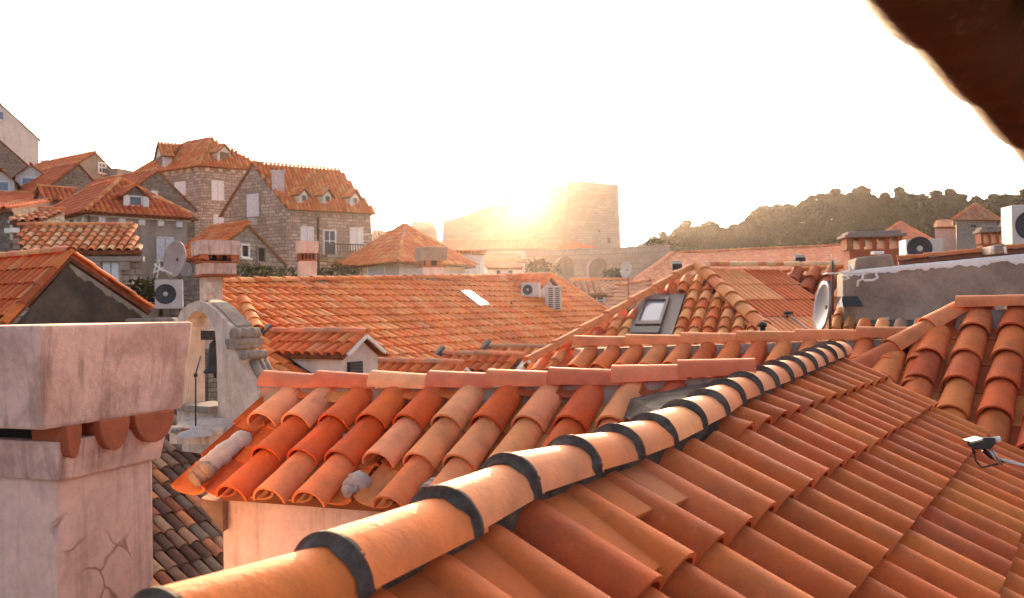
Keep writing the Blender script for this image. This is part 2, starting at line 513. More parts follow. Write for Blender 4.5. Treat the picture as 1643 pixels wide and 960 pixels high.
def cells_patch(TL, TR, BL, BR, nc, nr):
    out = []
    for i in range(nc):
        s = (i + .5) / nc
        a, b = TL.lerp(TR, s), BL.lerp(BR, s)
        for j in range(nr):
            p, q = a.lerp(b, j / nr), a.lerp(b, (j + 1) / nr)
            t = (j + .5) / nr
            l = (TR - TL).lerp(BR - BL, t) / nc
            dn = q - p; n = l.cross(dn).normalized(); n = n if n.z > 0 else -n
            lat = dn.cross(n).normalized(); lat = lat if lat.dot(l) > 0 else -lat
            out.append((i, j, p, lat * abs(l.dot(lat)), dn, n * l.length))
    return out
def jit(c, amt=.02, rot=.02):
    i, j, P, lat, dn, n = c
    a = random.uniform(-rot, rot)
    dn2 = dn + lat.normalized() * dn.length * a; lat2 = lat - dn.normalized() * lat.length * a
    P2 = P + lat * random.uniform(-amt, amt) + dn * random.uniform(-amt, amt) + n * random.uniform(-amt * .5, amt)
    return frame(P2, lat2, dn2, n)
def lay_tiles(roof, cells, colfn, unit=U_MID, junit=MID_UNIT, most=300, minpx=9, amt=.02, rot=.015, skip=None, lift=.12, name='tile', joined_name='tile_field', shift=0.0):
    """Largest tiles in view become objects of their own, the rest one joined part."""
    its = []
    for c in cells:
        if skip and skip(c[0], c[1]): continue
        i, j, P, lat, dn, n = c
        cc = (i, j, P + n * lift + lat * shift, lat, dn, n)
        q = P + dn * .5 - EYE
        px = FPX * lat.length / max(q.y, .1)
        its.append((px if q.y > 0 else 0, jit(cc, amt, rot), colfn(i, j)))
    its.sort(key=lambda x: -x[0])
    n = 0
    for px, mm, co in its:
        if px < minpx or n >= most: break
        tile_object(name, unit, mm, co, roof); n += 1
    joined_tiles(joined_name, junit, [(mm, co) for px, mm, co in its[n:]], roof)
def ridge_line(roof, pts, rad, seg, colfn, minpx=9, name='ridge_tile', from_end=False, lift=0.0, jt=.012):
    """Half-round caps along a polyline; butts face the first point."""
    P = [V(p) for p in pts]
    L = [0]
    for a, b in zip(P, P[1:]): L.append(L[-1] + (b - a).length)
    tot = L[-1]; n = max(1, round(tot / seg)); st = tot / n
    def at(s):
        for k in range(len(P) - 1):
            if s <= L[k + 1] or k == len(P) - 2:
                return P[k] + (P[k + 1] - P[k]) * ((s - L[k]) / (L[k + 1] - L[k]))
    js = []
    for k in range(n):
        a, b = at(k * st), at((k + 1) * st)         # butt at a
        dn = a - b; side = dn.cross(UPZ).normalized(); up = side.cross(dn).normalized()
        if up.z < 0: up = -up; side = -side
        mm = frame(b + UPZ * (lift + random.uniform(0, jt * rad * 4)), side * rad * 2 * random.uniform(.97, 1.03), dn + side * random.uniform(-jt, jt), up * rad * 2)
        q = (a + b) / 2 - EYE; px = FPX * rad * 2 / max(q.y, .1)
        col = colfn(k, 0)
        if px >= minpx: tile_object(name, U_RIDGE, mm, col, roof)
        else: js.append((mm, col))
    joined_tiles('ridge_caps', tile_unit(4, 1.0, .46, .86, .055, False, -.12, .07, False), js, roof)
    return [(at(k * st), at((k + 1) * st)) for k in range(n)]
def deck(name, polys, mat, parent, thick=.05):
    mb = MB()
    for p in polys:
        n = (p[1] - p[0]).cross(p[2] - p[0]).normalized()
        if n.z < 0: n = -n; p = list(reversed(p))
        mb.slab(p, n * -thick)
    return mb.build(name, mat, parent)
plain('clay_deck', (.20, .075, .038), .85, 0, .1, .4, 6)

# ------------------------------------------------------------------ near roof, right: long slope with a mortared ridge
def near_roof():
    ph = R_(29); s = GG * math.cos(ph) - UPZ * math.sin(ph); n = GR.cross(s).normalized()
    if n.z < 0: n = -n
    k = 0.7735 * 1.15
    def hit(u, v):
        q = ray(u, v); return EYE + q * (-k / q.dot(n))
    root = thing('house', (1.2, 3.0, 0), 'nearest house, clay tile slope with a black banded ridge running to lower left', 'house')
    base = hit(1121, 893)
    def at(a, b):                                            # a along the course, b down the slope; the tile tops lie on this plane
        o = EYE + n * -k
        return o + GR * a + s * b
    TOP = .106                                               # tiles stand this high over their beds
    jr = [(590, 960), (755, 870), (855, 806), (953, 768), (1022, 743), (1076, 720), (1124, 693), (1161, 672), (1190, 650), (1360, 572)]
    ab = [((hit(*p) - EYE).dot(GR), (hit(*p) - EYE).dot(s)) for p in jr]
    ab = [(-.3, -.60), (.5, -.63)] + ab + [(5.75, -.985)]
    def ridge_b(a):
        for (a0, b0), (a1, b1) in zip(ab, ab[1:]):
            if a <= a1: return b0 + (b1 - b0) * (a - a0) / (a1 - a0)
        return ab[-1][1]
    a_end = 5.62
    # walls and boarding
    def dk(a): return at(a, ridge_b(a) + .05) - n * (.03 + TOP)
    back = -GG * math.cos(ph) - UPZ * math.sin(ph)
    roof = deck('roof', [[dk(-.3), dk(1.5), at(1.5, 2.6) - n * (.03 + TOP), at(-.3, 2.6) - n * (.03 + TOP)],
                         [dk(1.5), dk(3.2), at(3.2, 2.6) - n * (.03 + TOP), at(1.5, 2.6) - n * (.03 + TOP)],
                         [dk(3.2), dk(a_end), at(a_end, 2.6) - n * (.03 + TOP), at(3.2, 2.6) - n * (.03 + TOP)],
                         [dk(-.3) - GG * .1, dk(2.6) - GG * .1, dk(2.6) - GG * .1 + back * .55, dk(-.3) - GG * .1 + back * .55],
                         [dk(2.6) - GG * .1, dk(a_end) - GG * .1, dk(a_end) - GG * .1 + back * .5, dk(2.6) - GG * .1 + back * .5]], 'clay_deck', root, .04)
    w = MB()
    e0, e1 = at(-.3, 2.5), at(a_end - .1, 2.5)
    f0, f1 = dk(-.3) - GG * .1 + back * .5, dk(a_end) - GG * .1 + back * .46
    for p in (e0, e1, f0, f1): p.z = p.z - .12
    top = [f0, e0, e1, f1]
    w.hexa([V((p.x, p.y, 0)) for p in top], top)
    w.build('wall', 'cream_plaster', root)
    # tiles
    pitch, exp = .1985, .297
    pf = pal(((.48, .118, .034), 5), ((.44, .10, .029), 4), ((.53, .15, .044), 2), ((.40, .086, .028), 1))
    b0 = -.41 - exp                                      # a course ends on the line measured in the photo
    cells = []
    for i in range(-2, 28):
        a = .17 + (i + .5) * pitch
        if a > a_end - .05: continue
        for j in range(-3, 9):
            t = b0 + j * exp
            rb = ridge_b(a) + .03
            if t + exp < rb + .05: continue
            ln = exp; t0 = t
            if t < rb - .05: t0 = rb - .05; ln = t + exp - t0
            cells.append((i, j, at(a, t0), GR * pitch, s * ln, n * pitch, a))
    ind = []
    for c in cells:
        i, j, P, lat, dn, nn, a = c
        mm = jit((i, j, P + n * (.018 - TOP), lat, dn, nn), .012, .012)
        ind.append((mm, pf(i, j)))
    for mm, co in ind: tile_object('tile', U_COVER, mm, co, roof)
    pans = [(frame(at(.17 + i * pitch, b0 + j * exp) + n * (.004 - TOP), GR * pitch, s * exp, n * pitch), BRICK)
            for i in range(-2, 28) for j in range(-1, 9) if b0 + j * exp > ridge_b(.17 + i * pitch) - .1 and .17 + i * pitch < a_end]
    joined_tiles('pan_tile_field', PAN_UNIT, pans, roof)
    # cut pieces bedded in mortar between the covers under the ridge
    rnd = random.Random(3)
    for i in range(3, 12):
        a = .17 + i * pitch
        rb = ridge_b(a)
        t = rb - .02; ln = rnd.uniform(.22, .32) if i < 9 else rnd.uniform(.13, .22)
        if i % 4 == 3: continue
        mb = MB()
        P = at(a, t) + n * (.092 - TOP)
        hw = pitch * .27
        q = [P - GR * hw, P + GR * hw, P + GR * hw + s * ln + n * .012, P - GR * hw + s * ln + n * .012]
        mb.slab(q, n * -.018)
        o = mb.build('filler_tile', 'clay_tile', roof, bevel=.003)
        o.color = (*vivid(tuple(x * .8 for x in pf(0, 0))), 1)
        mo = MB()
        m_ = []
        for t_ in range(7):
            f = t_ / 6
            m_.append((P + s * (ln * f * 1.05) - n * .028, hw * rnd.uniform(1.15, 1.5)))
        for (p0, h0), (p1, h1) in zip(m_, m_[1:]):
            for sg in (-1, 1):
                mo.face([p0 + GR * sg * hw * .8 + n * .022, p1 + GR * sg * hw * .8 + n * .022, p1 + GR * sg * h1, p0 + GR * sg * h0])
        mo.build('mortar_joint', 'mortar', roof)
    # ridge caps
    rad = .088
    line = [at(a, b) - GG * (rad * .78) + n * .012 for a, b in ab]
    pts = []
    def axis(a):
        return at(a, ridge_b(a)) - GG * (rad * .80) + n * .012
    marks = [-.3, .08, .37, .71, 1.03] + [x[0] for x in ab[3:10]]
    step = .262; k_ = marks[-1]
    while k_ + step < a_end + .1: k_ += step; marks.append(k_)
    rp0 = pal(((.60, .165, .052), 4), ((.64, .20, .075), 3))
    rp1 = pal(((.66, .225, .095), 4), ((.68, .27, .14), 3))
    rp = lambda q, w: rp0(q, w) if q < 5 else rp1(q, w)
    for q, (x, y) in enumerate(zip(marks, marks[1:])):
        A, B = axis(x), axis(y)
        dn = A - B; side = dn.cross(UPZ).normalized(); up = side.cross(dn).normalized()
        if up.z < 0: up = -up; side = -side
        tile_object('ridge_tile', U_RIDGE, frame(B, side * rad * 2 * rnd.uniform(.97, 1.04), dn + side * rnd.uniform(-.008, .008), up * rad * 2), rp(q, 0), roof)
        # mortar collar, its dark base painting the shade at each cap's near butt
        mb = MB(); N = 26; rr = rad * 1.0; d_ = dn.normalized()
        wv = [rnd.uniform(.0, .05) for _ in range(N + 1)]
        wv = [(wv[max(0, t - 1)] + wv[t] + wv[min(N, t + 1)]) / 3 + rnd.uniform(-.004, .004) for t in range(N + 1)]
        rows = []
        lf = up * rad * 2 * .07
        for t in range(N + 1):
            an = -.10 + (math.pi + .2) * t / N
            dirv = side * -math.cos(an) + up * (math.sin(an) * .94)
            rows.append((A + lf + dirv * (rr * 1.006) - d_ * (.002 + wv[t] * .12), A + lf + dirv * (rr * 1.014) + d_ * .003,
                         A + lf * .6 + dirv * (rr * (.955 + rnd.uniform(-.008, .01))) + d_ * (.004 + wv[t] * .15), A + lf * .1 + dirv * (rr * .893) + d_ * (.007 + wv[t] * .55)))
        for t in range(N):
            for w_ in range(3):
                mb.face([rows[t][w_], rows[t][w_ + 1], rows[t + 1][w_ + 1], rows[t + 1][w_]], True)
        mb.build('mortar_shade_band', 'mortar', roof)
    # mortar bed under the caps, right side; dark colour paints the shaded gap
    mb = MB(); N = 70; pr = None
    for t in range(N + 1):
        a = -.3 + (a_end + .25) * t / N
        p = at(a, ridge_b(a)); j1 = rnd.uniform(-.012, .014); j2 = rnd.uniform(-.006, .006)
        c_ = (p - GG * .05 + n * .02, p + n * (.002 + j2) - s * .008, p - n * .03 + s * (.000 + j1 * .5), p - n * .09 + s * (.016 + j1 * .5))
        if pr:
            for w_ in range(3): mb.face([pr[w_], pr[w_ + 1], c_[w_ + 1], c_[w_]])
        pr = c_
    mb.build('mortar_bed', 'mortar', roof)
    # verge at the far end
    return root, at, n, s, ridge_b
NEAR = near_roof()

# ------------------------------------------------------------------ middle roof: large barrel tiles, pink ridge
def barrel_roof():
    TL, TR = W(438, 638, 4.3), W(1190, 627, 3.75)
    dnv = V((-.336, -.62, -.385)) * 1.12
    BL = W(288, 800, 3.68); BR = TR + dnv
    dip = (TR - TL).cross(BL - TL).normalized(); dip = dip * (-.028 if dip.z > 0 else .028)   # beds lie below the measured tile tops
    TL, TR, BL, BR = TL + dip, TR + dip, BL + dip * .5, BR + dip
    root = thing('house', V((-.2, 4.3, 0)), 'small house with fat barrel tiles and a pink ridge, beside the pink chimney', 'house')
    up = (TR - TL).cross(BL - TL).normalized(); up = up if up.z > 0 else -up
    rb = (TL - TR).normalized()
    behind = V((.336, .62, -.385)) * 1.2
    roof = deck('roof', [[TL - up * .01, TR - up * .01, TR.lerp(BR, .9) - up * .01, TL.lerp(BL, .88).lerp(TR.lerp(BR, .9), .06) - up * .01],
                         [TR - up * .012, TL - up * .012, TL + behind, TR + behind]], 'clay_deck', root, .05)
    w = MB()
    p0 = W(356, 812, 3.86); ed = (BR - BL); ed.z = 0; ed.normalize()
    p1 = p0 + ed * 2.3; bk = V((.336, .62, 0)).normalized() * 1.45
    z = p0.z + .12
    pts = [V((p.x, p.y, z)) for p in (p0, p1, p1 + bk, p0 + bk)]
    w.hexa([V((p.x, p.y, 0)) for p in pts], pts)
    w.build('wall', 'cream_plaster', root, bevel=.012)
    nc, nr = 12, 3
    C = {'p': (.74, .27, .135), 'q': (.72, .225, .095), 'r': (.57, .10, .024), 'o': (.64, .13, .034), 'd': (.38, .075, .03), 's': (.76, .30, .165)}
    rows = ['s..', 'srr', 'orq', 'orq', 'rs.', 'spq', 'rpp', 'ppp', 'roq', 'pqq', 'doo', 'rop']
    cells = cells_patch(TL, TR, BL, BR, nc, nr)
    rnd = random.Random(5)
    for c in cells:
        i, j = c[0], c[1]; ch = rows[i][j]
        if ch == '.': continue
        col = tuple(x * rnd.uniform(.93, 1.07) for x in C[ch])
        P, lat, dn, n = c[2:]
        tile_object('tile', U_COVERW, jit((i, j, P + n * .10 + dn * .02, lat, dn, n), .012, .015), col, roof)
    pf = pal((ORANGE, 3), (BRICK, 3), (PALE, 2), ((.6, .25, .1), 2))
    for i in range(-0, nc + 1):
        for j in range(nr):
            s = min(max(i / nc, .012), .985); a, b = TL.lerp(TR, s), BL.lerp(BR, s)
            p, q = a.lerp(b, j / nr), a.lerp(b, (j + 1) / nr - (.05 if j == 2 else 0)); dn = q - p
            l = (TR - TL) / nc; n = l.cross(dn).normalized(); n = n if n.z > 0 else -n
            lat = dn.cross(n).normalized(); lat = lat if lat.dot(l) > 0 else -lat
            tile_object('pan_tile', U_PAN, frame(p + n * .004, lat * l.length, dn, n * l.length), pf(i, j), roof)
    # row of short pans peeping out below the ridge
    for i in range(1, nc):
        s = i / nc; p = TL.lerp(TR, s)
        c = cells[0]
        dn = (BL.lerp(BR, s) - p).normalized()
        l = (TR - TL) / nc; n = l.cross(dn).normalized(); n = n if n.z > 0 else -n
        if i % 3 == 0: continue
        tile_object('filler_tile', U_PAN, frame(p + n * .045 - dn * .05, l * .62, dn * rnd.uniform(.09, .13), n * .12), pf(0, 0), roof)
    # ridge
    rp = pal(((.60, .19, .105), 5), ((.56, .15, .08), 3))
    rl = [W(426, 624, 4.36), W(700, 626, 4.13), W(1000, 619, 3.9), W(1200, 603, 3.77)]
    n_ = 0
    def rcol(i, j):
        return (.72, .36, .20) if i == 2 else rp(i, j)
    ridge_line(roof, rl, .080, .30, rcol, lift=.008, jt=.006)
    # mortar wall under the ridge caps
    mb = MB(); pr = None
    for t in range(60):
        f = t / 59; k = f * 3; i = min(int(k), 2); p = rl[i].lerp(rl[i + 1], k - i)
        dn = (BL.lerp(BR, f) - TL.lerp(TR, f)).normalized()
        c_ = (p + UPZ * .03 + dn * .045, p - UPZ * (.03 + rnd.uniform(0, .012)) + dn * (.075 + rnd.uniform(-.008, .008)), p - UPZ * .11 + dn * (.10 + rnd.uniform(-.02, .02)))
        if pr:
            for w_ in range(2): mb.face([pr[w_], pr[w_ + 1], c_[w_ + 1], c_[w_]])
        pr = c_
    mb.build('mortar_bed', 'cement', roof)
    # plaster fillet running up to the black banded ridge
    A = [W(1000, 668, 3.62), W(1012, 640, 3.72), W(1090, 622, 3.74), W(1180, 607, 3.74), W(1260, 590, 3.9)]
    Bt = [W(1040, 690, 3.0), W(1085, 676, 3.05), W(1140, 655, 3.2), W(1200, 625, 3.45), W(1265, 602, 3.8)]
    mb = MB()
    for k in range(3): mb.face([A[k], Bt[k], Bt[k + 1], A[k + 1]])
    mb.build('plaster_fillet', 'mortar', roof)
    # pale mortar lumps where covers are missing
    def lump(name, pts, rads, mat):
        mb = MB(); P = []
        for t in range(13):
            f = t / 12 * (len(pts) - 1); i = min(int(f), len(pts) - 2); P.append(pts[i].lerp(pts[i + 1], f - i) + V([rnd.uniform(-.006, .006) for _ in range(3)]))
        rs = []
        for t in range(13):
            f = t / 12 * (len(rads) - 1); i = min(int(f), len(rads) - 2); rs.append((rads[i] + (rads[i + 1] - rads[i]) * (f - i)) * rnd.uniform(.88, 1.12))
        rs[0] *= .5; rs[-1] *= .45
        mb.tube(P, rs, 12); return mb.build(name, mat, roof)
    c1 = [c for c in cells if c[0] == 0]
    lump('mortar_strip', [W(398, 700, 4.0), W(352, 735, 3.83), W(322, 757, 3.74)], [.042, .05, .042], 'pale_mortar')
    lump('mortar_strip', [W(334, 748, 3.74), W(310, 772, 3.70)], [.045, .04], 'cement')
    lump('mortar_lump', [W(583, 770, 3.58), W(553, 792, 3.50)], [.045, .05, .02], 'pale_mortar')
    lump('mortar_lump', [W(705, 778, 3.5), W(688, 795, 3.42)], [.04, .045], 'pale_mortar')
    lump('mortar_lump', [W(552, 700, 3.93), W(580, 699, 3.9)], [.012, .016, .012], 'pale_mortar')
    # grey soffit filler at the corner
    mb = MB(); q0 = W(322, 800, 3.72); q1 = W(357, 806, 3.80)
    mb.hexa([q0 + V((0, 0, -.03)), q1 + V((0, 0, -.13)), q1 + V((.02, .3, -.13)), q0 + V((.02, .3, -.03))], [q0 + V((0, 0, .0)), q1 + V((0, 0, .0)), q1 + V((.02, .3, .02)), q0 + V((.02, .3, .02))])
    mb.build('soffit', 'cement', root)
barrel_roof()

# ------------------------------------------------------------------ pink chimney, near left
def pink_chimney():
    c = W(65, 522, 2.6); ax = V((.345, .939, 0)).normalized(); ay = V((-.939, .345, 0)).normalized()
    root = thing('chimney', (c.x, c.y + .3, 0), 'big pink plastered chimney with flared cap, nearest at the left', 'chimney')
    zt = c.z; zb = W(65, 693, 2.6).z
    def ring(i0, i1, j0, j1, z):
        return [V((c.x, c.y, z)) + ax * a + ay * b for a, b in ((i0, j0), (i1, j0), (i1, j1), (i0, j1))]
    def ccw(p):
        return p if (p[1] - p[0]).cross(p[2] - p[1]).z > 0 else p[::-1]
    La, Lb = .66, .62
    mb = MB(); mb.hexa(ccw(ring(.02, La - .035, .02, Lb - .02, zb)), ccw(ring(-.005, La, -.005, Lb, zt)))
    mb.build('cap', 'stained_pink', root, bevel=.012)
    zs = W(82, 770, 2.75).z; zg = W(82, 706, 2.75).z
    i0, i1, j0, j1 = .115, .525, .07, .55
    mb = MB(); mb.hexa(ccw(ring(i0, i1, j0, j1, zs - 7)), ccw(ring(i0, i1, j0, j1, zs)))
    mb.build('shaft', 'pink_plaster', root, bevel=.01)
    mb = MB(); e = .022; mb.hexa(ccw(ring(i0 - e * .6, i1 + e * .7, j0 - e, j1 + e, zs + .001)), ccw(ring(i0 - e * 1.3, i1 + e * 1.6, j0 - e * 1.8, j1 + e, zg)))
    mb.build('collar', 'stained_pink', root, bevel=.006)
    # half-round clay supports between collar and cap
    unit = U_COVER
    def br(a, b, d, wdt, hh, ln, col):
        P = V((c.x, c.y, zb + .004)) + ax * a + ay * b
        lat = V((-d.y, d.x, 0)); mb = MB(); N = 10
        f, k_ = [], []
        for t in range(N + 1):
            an = math.pi * t / N; x, z = math.cos(an) * wdt / 2, -math.sin(an) * hh * .40
            f.append(P + d * .05 + lat * x + UPZ * z); k_.append(P - d * .10 + lat * x * .9 + UPZ * z * .9)
        mb.face(f); mb.face(k_[::-1])
        for t in range(N): mb.face([f[t], f[t + 1], k_[t + 1], k_[t]], True)
        mb.face([f[0], f[N], k_[N], k_[0]])
        mb.build('clay_support', 'brick_clay', root, bevel=.004)
    for a, w_ in ((.12, .06), (.285, .13), (.465, .19)):
        br(a, .05, -ay, w_, .26, .26, (.46, .115, .042))
    # solid block, shade put into its near-black colour: the flue behind the supports
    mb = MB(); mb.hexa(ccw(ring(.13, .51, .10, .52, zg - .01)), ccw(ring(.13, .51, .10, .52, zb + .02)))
    mb.build('flue_shade', 'void_dark', root)
pink_chimney()

# ------------------------------------------------------------------ next ridge behind (cream-red barrel tiles)
def second_roof():
    TL, TR = W(928, 573, 6.95), W(1500, 558, 6.1)
    dv = V((-.60, -1.0, -.60)).normalized() * 1.2
    root = thing('house', V((1.6, 6.6, 0)), 'house with one course of orange barrels showing between two long ridges', 'house')
    BL, BR = TL + dv, TR + dv
    n = (TR - TL).cross(dv).normalized(); n = n if n.z > 0 else -n
    bk = V((.6, 1.0, -.5)).normalized() * 1.0
    roof = deck('roof', [[TL - n * .02, TR - n * .02, BR - n * .02, BL - n * .02], [TR - n * .021, TL - n * .021, TL + bk, TR + bk]], 'clay_deck', root, .05)
    w = MB(); q = [p + V((0, 0, -.2)) for p in (BL + V((.1, .1, 0)), BR + V((0, .1, 0)), TR + bk * .8, TL + bk * .8)]
    zz = min(p.z for p in q)
    w.hexa([V((p.x, p.y, 0)) for p in q], [V((p.x, p.y, zz)) for p in q]); w.build('wall', 'old_limewash', root)
    cells = cells_patch(TL, TR, BL, BR, 14, 4)
    pf = pal(((.60, .155, .045), 4), ((.62, .20, .07), 3), ((.52, .11, .032), 2))
    lay_tiles(roof, cells, pf, U_COVERW, MID_UNIT, lift=.10, shift=0)
    pans = []
    for i in range(15):
        s = i / 14
        for j in range(4):
            a, b = TL.lerp(TR, s), BL.lerp(BR, s); p, q_ = a.lerp(b, j / 4), a.lerp(b, (j + 1) / 4)
            c = cells[0]; tile_object('pan_tile', U_PAN, frame(p + n * .0, c[3], q_ - p, c[5]), pf(i, j), roof)
    ridge_line(roof, [W(922, 557, 7.0), W(1200, 550, 6.6), W(1478, 541, 6.15)], .085, .40, pal(((.56, .20, .09), 4), ((.52, .17, .085), 3)))
    mb = MB(); a, b = W(922, 560, 6.98), W(1478, 544, 6.13)
    mb.slab([a, b, b + dv * .06 - UPZ * .10, a + dv * .06 - UPZ * .10], V((.05, .09, 0)))
    mb.build('mortar_bed', 'cement', roof)
second_roof()

# ------------------------------------------------------------------ roof at the right with big columns
def right_roof():
    e2 = V((-.75, -1, -.68)).normalized(); e1 = V((.8, -.6, 0))
    O = W(1545, 509, 6.3)
    root = thing('house', V((3.6, 5.6, 0)), 'house at right edge with wide columns of barrel tiles and a clay hip', 'house')
    pl = Plane(O, O + e1, O + e2)
    H = pl.hit(1375, 612); Hn = O + (H - O) * 1.25
    R = O + e1 * 2.6
    poly = [O, R, R + e2 * 3.2, O + e2 * 3.2 - e1 * 1.5, Hn]
    n = pl.n if pl.n.z > 0 else -pl.n
    bk = V((.75, 1, -.6)).normalized() * 1.2
    roof = deck('roof', [[p - n * .02 for p in poly], [R - n * .021, O - n * .021, O + bk, R + bk], [O - n * .021, Hn - n * .021, Hn + V((-.3, .8, -.4)), O + bk]], 'clay_deck', root, .05)
    w = MB(); q = [Hn + V((.35, .2, -.4)), Hn + e2 * 1.2 + e1 * .5, R + e2 * 3.0, R + bk * .9, O + bk * .9]
    zz = min(p.z for p in q) - .2
    w.hexa([V((p.x, p.y, 0)) for p in q], [V((p.x, p.y, zz)) for p in q]); w.build('wall', 'cream_plaster', root)
    cells = cells_plane(O, e1, e2, .235, .33, poly)
    pf = pal(((.54, .135, .045), 4), ((.47, .10, .036), 4), ((.64, .205, .07), 3), ((.40, .08, .03), 1))
    lay_tiles(roof, cells, pf, U_COVERW, MID_UNIT, lift=.10)
    for c in cells_plane(O - e1 * .1175, e1, e2, .235, .33, poly):
        i, j, P, lat, dn, nn = c
        tile_object('pan_tile', U_PAN, frame(P, lat, dn, nn), pf(i, j), roof)
    ridge_line(roof, [O + (H - O) * 1.0 + n * .06, O + n * .06], .092, .36, pal(((.54, .14, .06), 3), ((.62, .20, .09), 1), ((.48, .12, .055), 2)))
    ridge_line(roof, [W(1535, 496, 6.25), W(1700, 489, 5.9)], .09, .42, pal(((.52, .17, .085), 1)))
    mb = MB(); a, b = W(1535, 500, 6.23), W(1700, 493, 5.88)
    mb.slab([a, b, b + e2 * .08 - UPZ * .09, a + e2 * .08 - UPZ * .09], V((.05, .09, 0)))
    mb.build('mortar_bed', 'cement', roof)
right_roof()

# ------------------------------------------------------------------ overhanging eave, top right corner
def overhang():
    P0, P1 = W(1307, -22, .85), W(1624, 270, 1.42)
    d = (P1 - P0); L = d.length; d.normalize()
    lat = V((.70, -.66, .30)); lat = (lat - d * lat.dot(d)).normalized()   # back and up, over the roof it belongs to
    N = d.cross(lat); N = N if N.z > 0 else -N
    root = thing('roof_overhang', P0 + lat * .5, 'dark underside of an overhanging tile eave, top right corner', 'roof')
    wd, seg = .145, .235
    for r_ in range(8):
        for k in range(-2, 6):
            A = P0 + d * (k * seg + r_ * .05) + lat * (wd * .5 + r_ * wd * .96) + N * (.055 if r_ == 0 else .045)
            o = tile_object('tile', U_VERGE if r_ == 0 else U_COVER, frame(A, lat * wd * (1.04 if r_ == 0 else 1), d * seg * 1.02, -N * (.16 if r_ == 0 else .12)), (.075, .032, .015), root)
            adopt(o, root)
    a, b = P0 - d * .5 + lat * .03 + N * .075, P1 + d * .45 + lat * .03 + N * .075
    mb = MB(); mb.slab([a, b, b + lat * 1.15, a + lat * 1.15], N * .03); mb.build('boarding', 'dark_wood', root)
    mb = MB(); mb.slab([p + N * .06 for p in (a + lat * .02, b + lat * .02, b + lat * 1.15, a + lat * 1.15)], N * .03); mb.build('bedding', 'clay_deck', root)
    for k in range(5):
        p = a.lerp(b, (k + .5) / 5) + lat * .35 - N * .002
        mb = MB(); mb.beam(p, p + lat * .8, .05, .05, N); mb.build('rafter', 'dark_wood', root)
overhang()

# ------------------------------------------------------------------ clip lamp on the near roof
def gadget():
    P = W(1578, 712, 3.5)
    sc = 3.5 / 1400
    root = thing('clip_lamp', P, 'black clip lamp on a grey metal arm above the tiles at right edge', 'lamp')
    X, Z = V((1, -.15, 0)).normalized(), UPZ
    Y = V((.15, 1, 0))
    def q(u, v, dy=0): return W(u, v, 3.5 + dy)
    mb = MB()
    out = [(1551, 708), (1553, 716), (1563, 721), (1590, 721), (1598, 711), (1596, 702), (1575, 702)]
    f = [q(u, v, -.025) for u, v in out]; b = [q(u, v, .035) for u, v in out]
    mb.hexa(f, b) if False else None
    n = len(f); mb.face(f); mb.face(b[::-1])
    for i in range(n): mb.face([f[i], f[(i + 1) % n], b[(i + 1) % n], b[i]])
    mb.build('body', 'black_plastic', root, bevel=.003)
    mb = MB(); mb.box(q(1561, 706, -.01), V((.024, 0, .006)), V((0, .03, 0)), V((-.0008, 0, .004))); mb.build('reflector', 'steel', root)
    mb = MB(); mb.tube([q(1594, 706), q(1604, 705)], .012, 12); mb.build('bulb_cap', 'frame_white', root)
    mb = MB(); mb.tube([q(1561, 718), q(1563, 728)], .006, 8); mb.build('hinge', 'black_plastic', root)
    mb = MB(); mb.tube([q(1563, 727), q(1566, 740), q(1575, 750), q(1606, 744)], .0045, 8); mb.build('spring', 'rusty_metal', root)
    for du in (0, 5):
        mb = MB(); mb.tube([q(1587 + du, 722, -.01), q(1603 + du, 746, -.01)], .0045, 8); mb.build('jaw_rod', 'steel', root)
    mb = MB(); mb.tube([q(1578, 722, .02), q(1590, 733, .02), q(1609, 741, .02)], .009, 8); mb.build('grip', 'black_plastic', root)
    mb = MB(); mb.tube([q(1604, 738, .02), q(1643, 748, .02), q(1720, 768, .05)], .0085, 10); mb.build('arm', 'steel', root)
gadget()
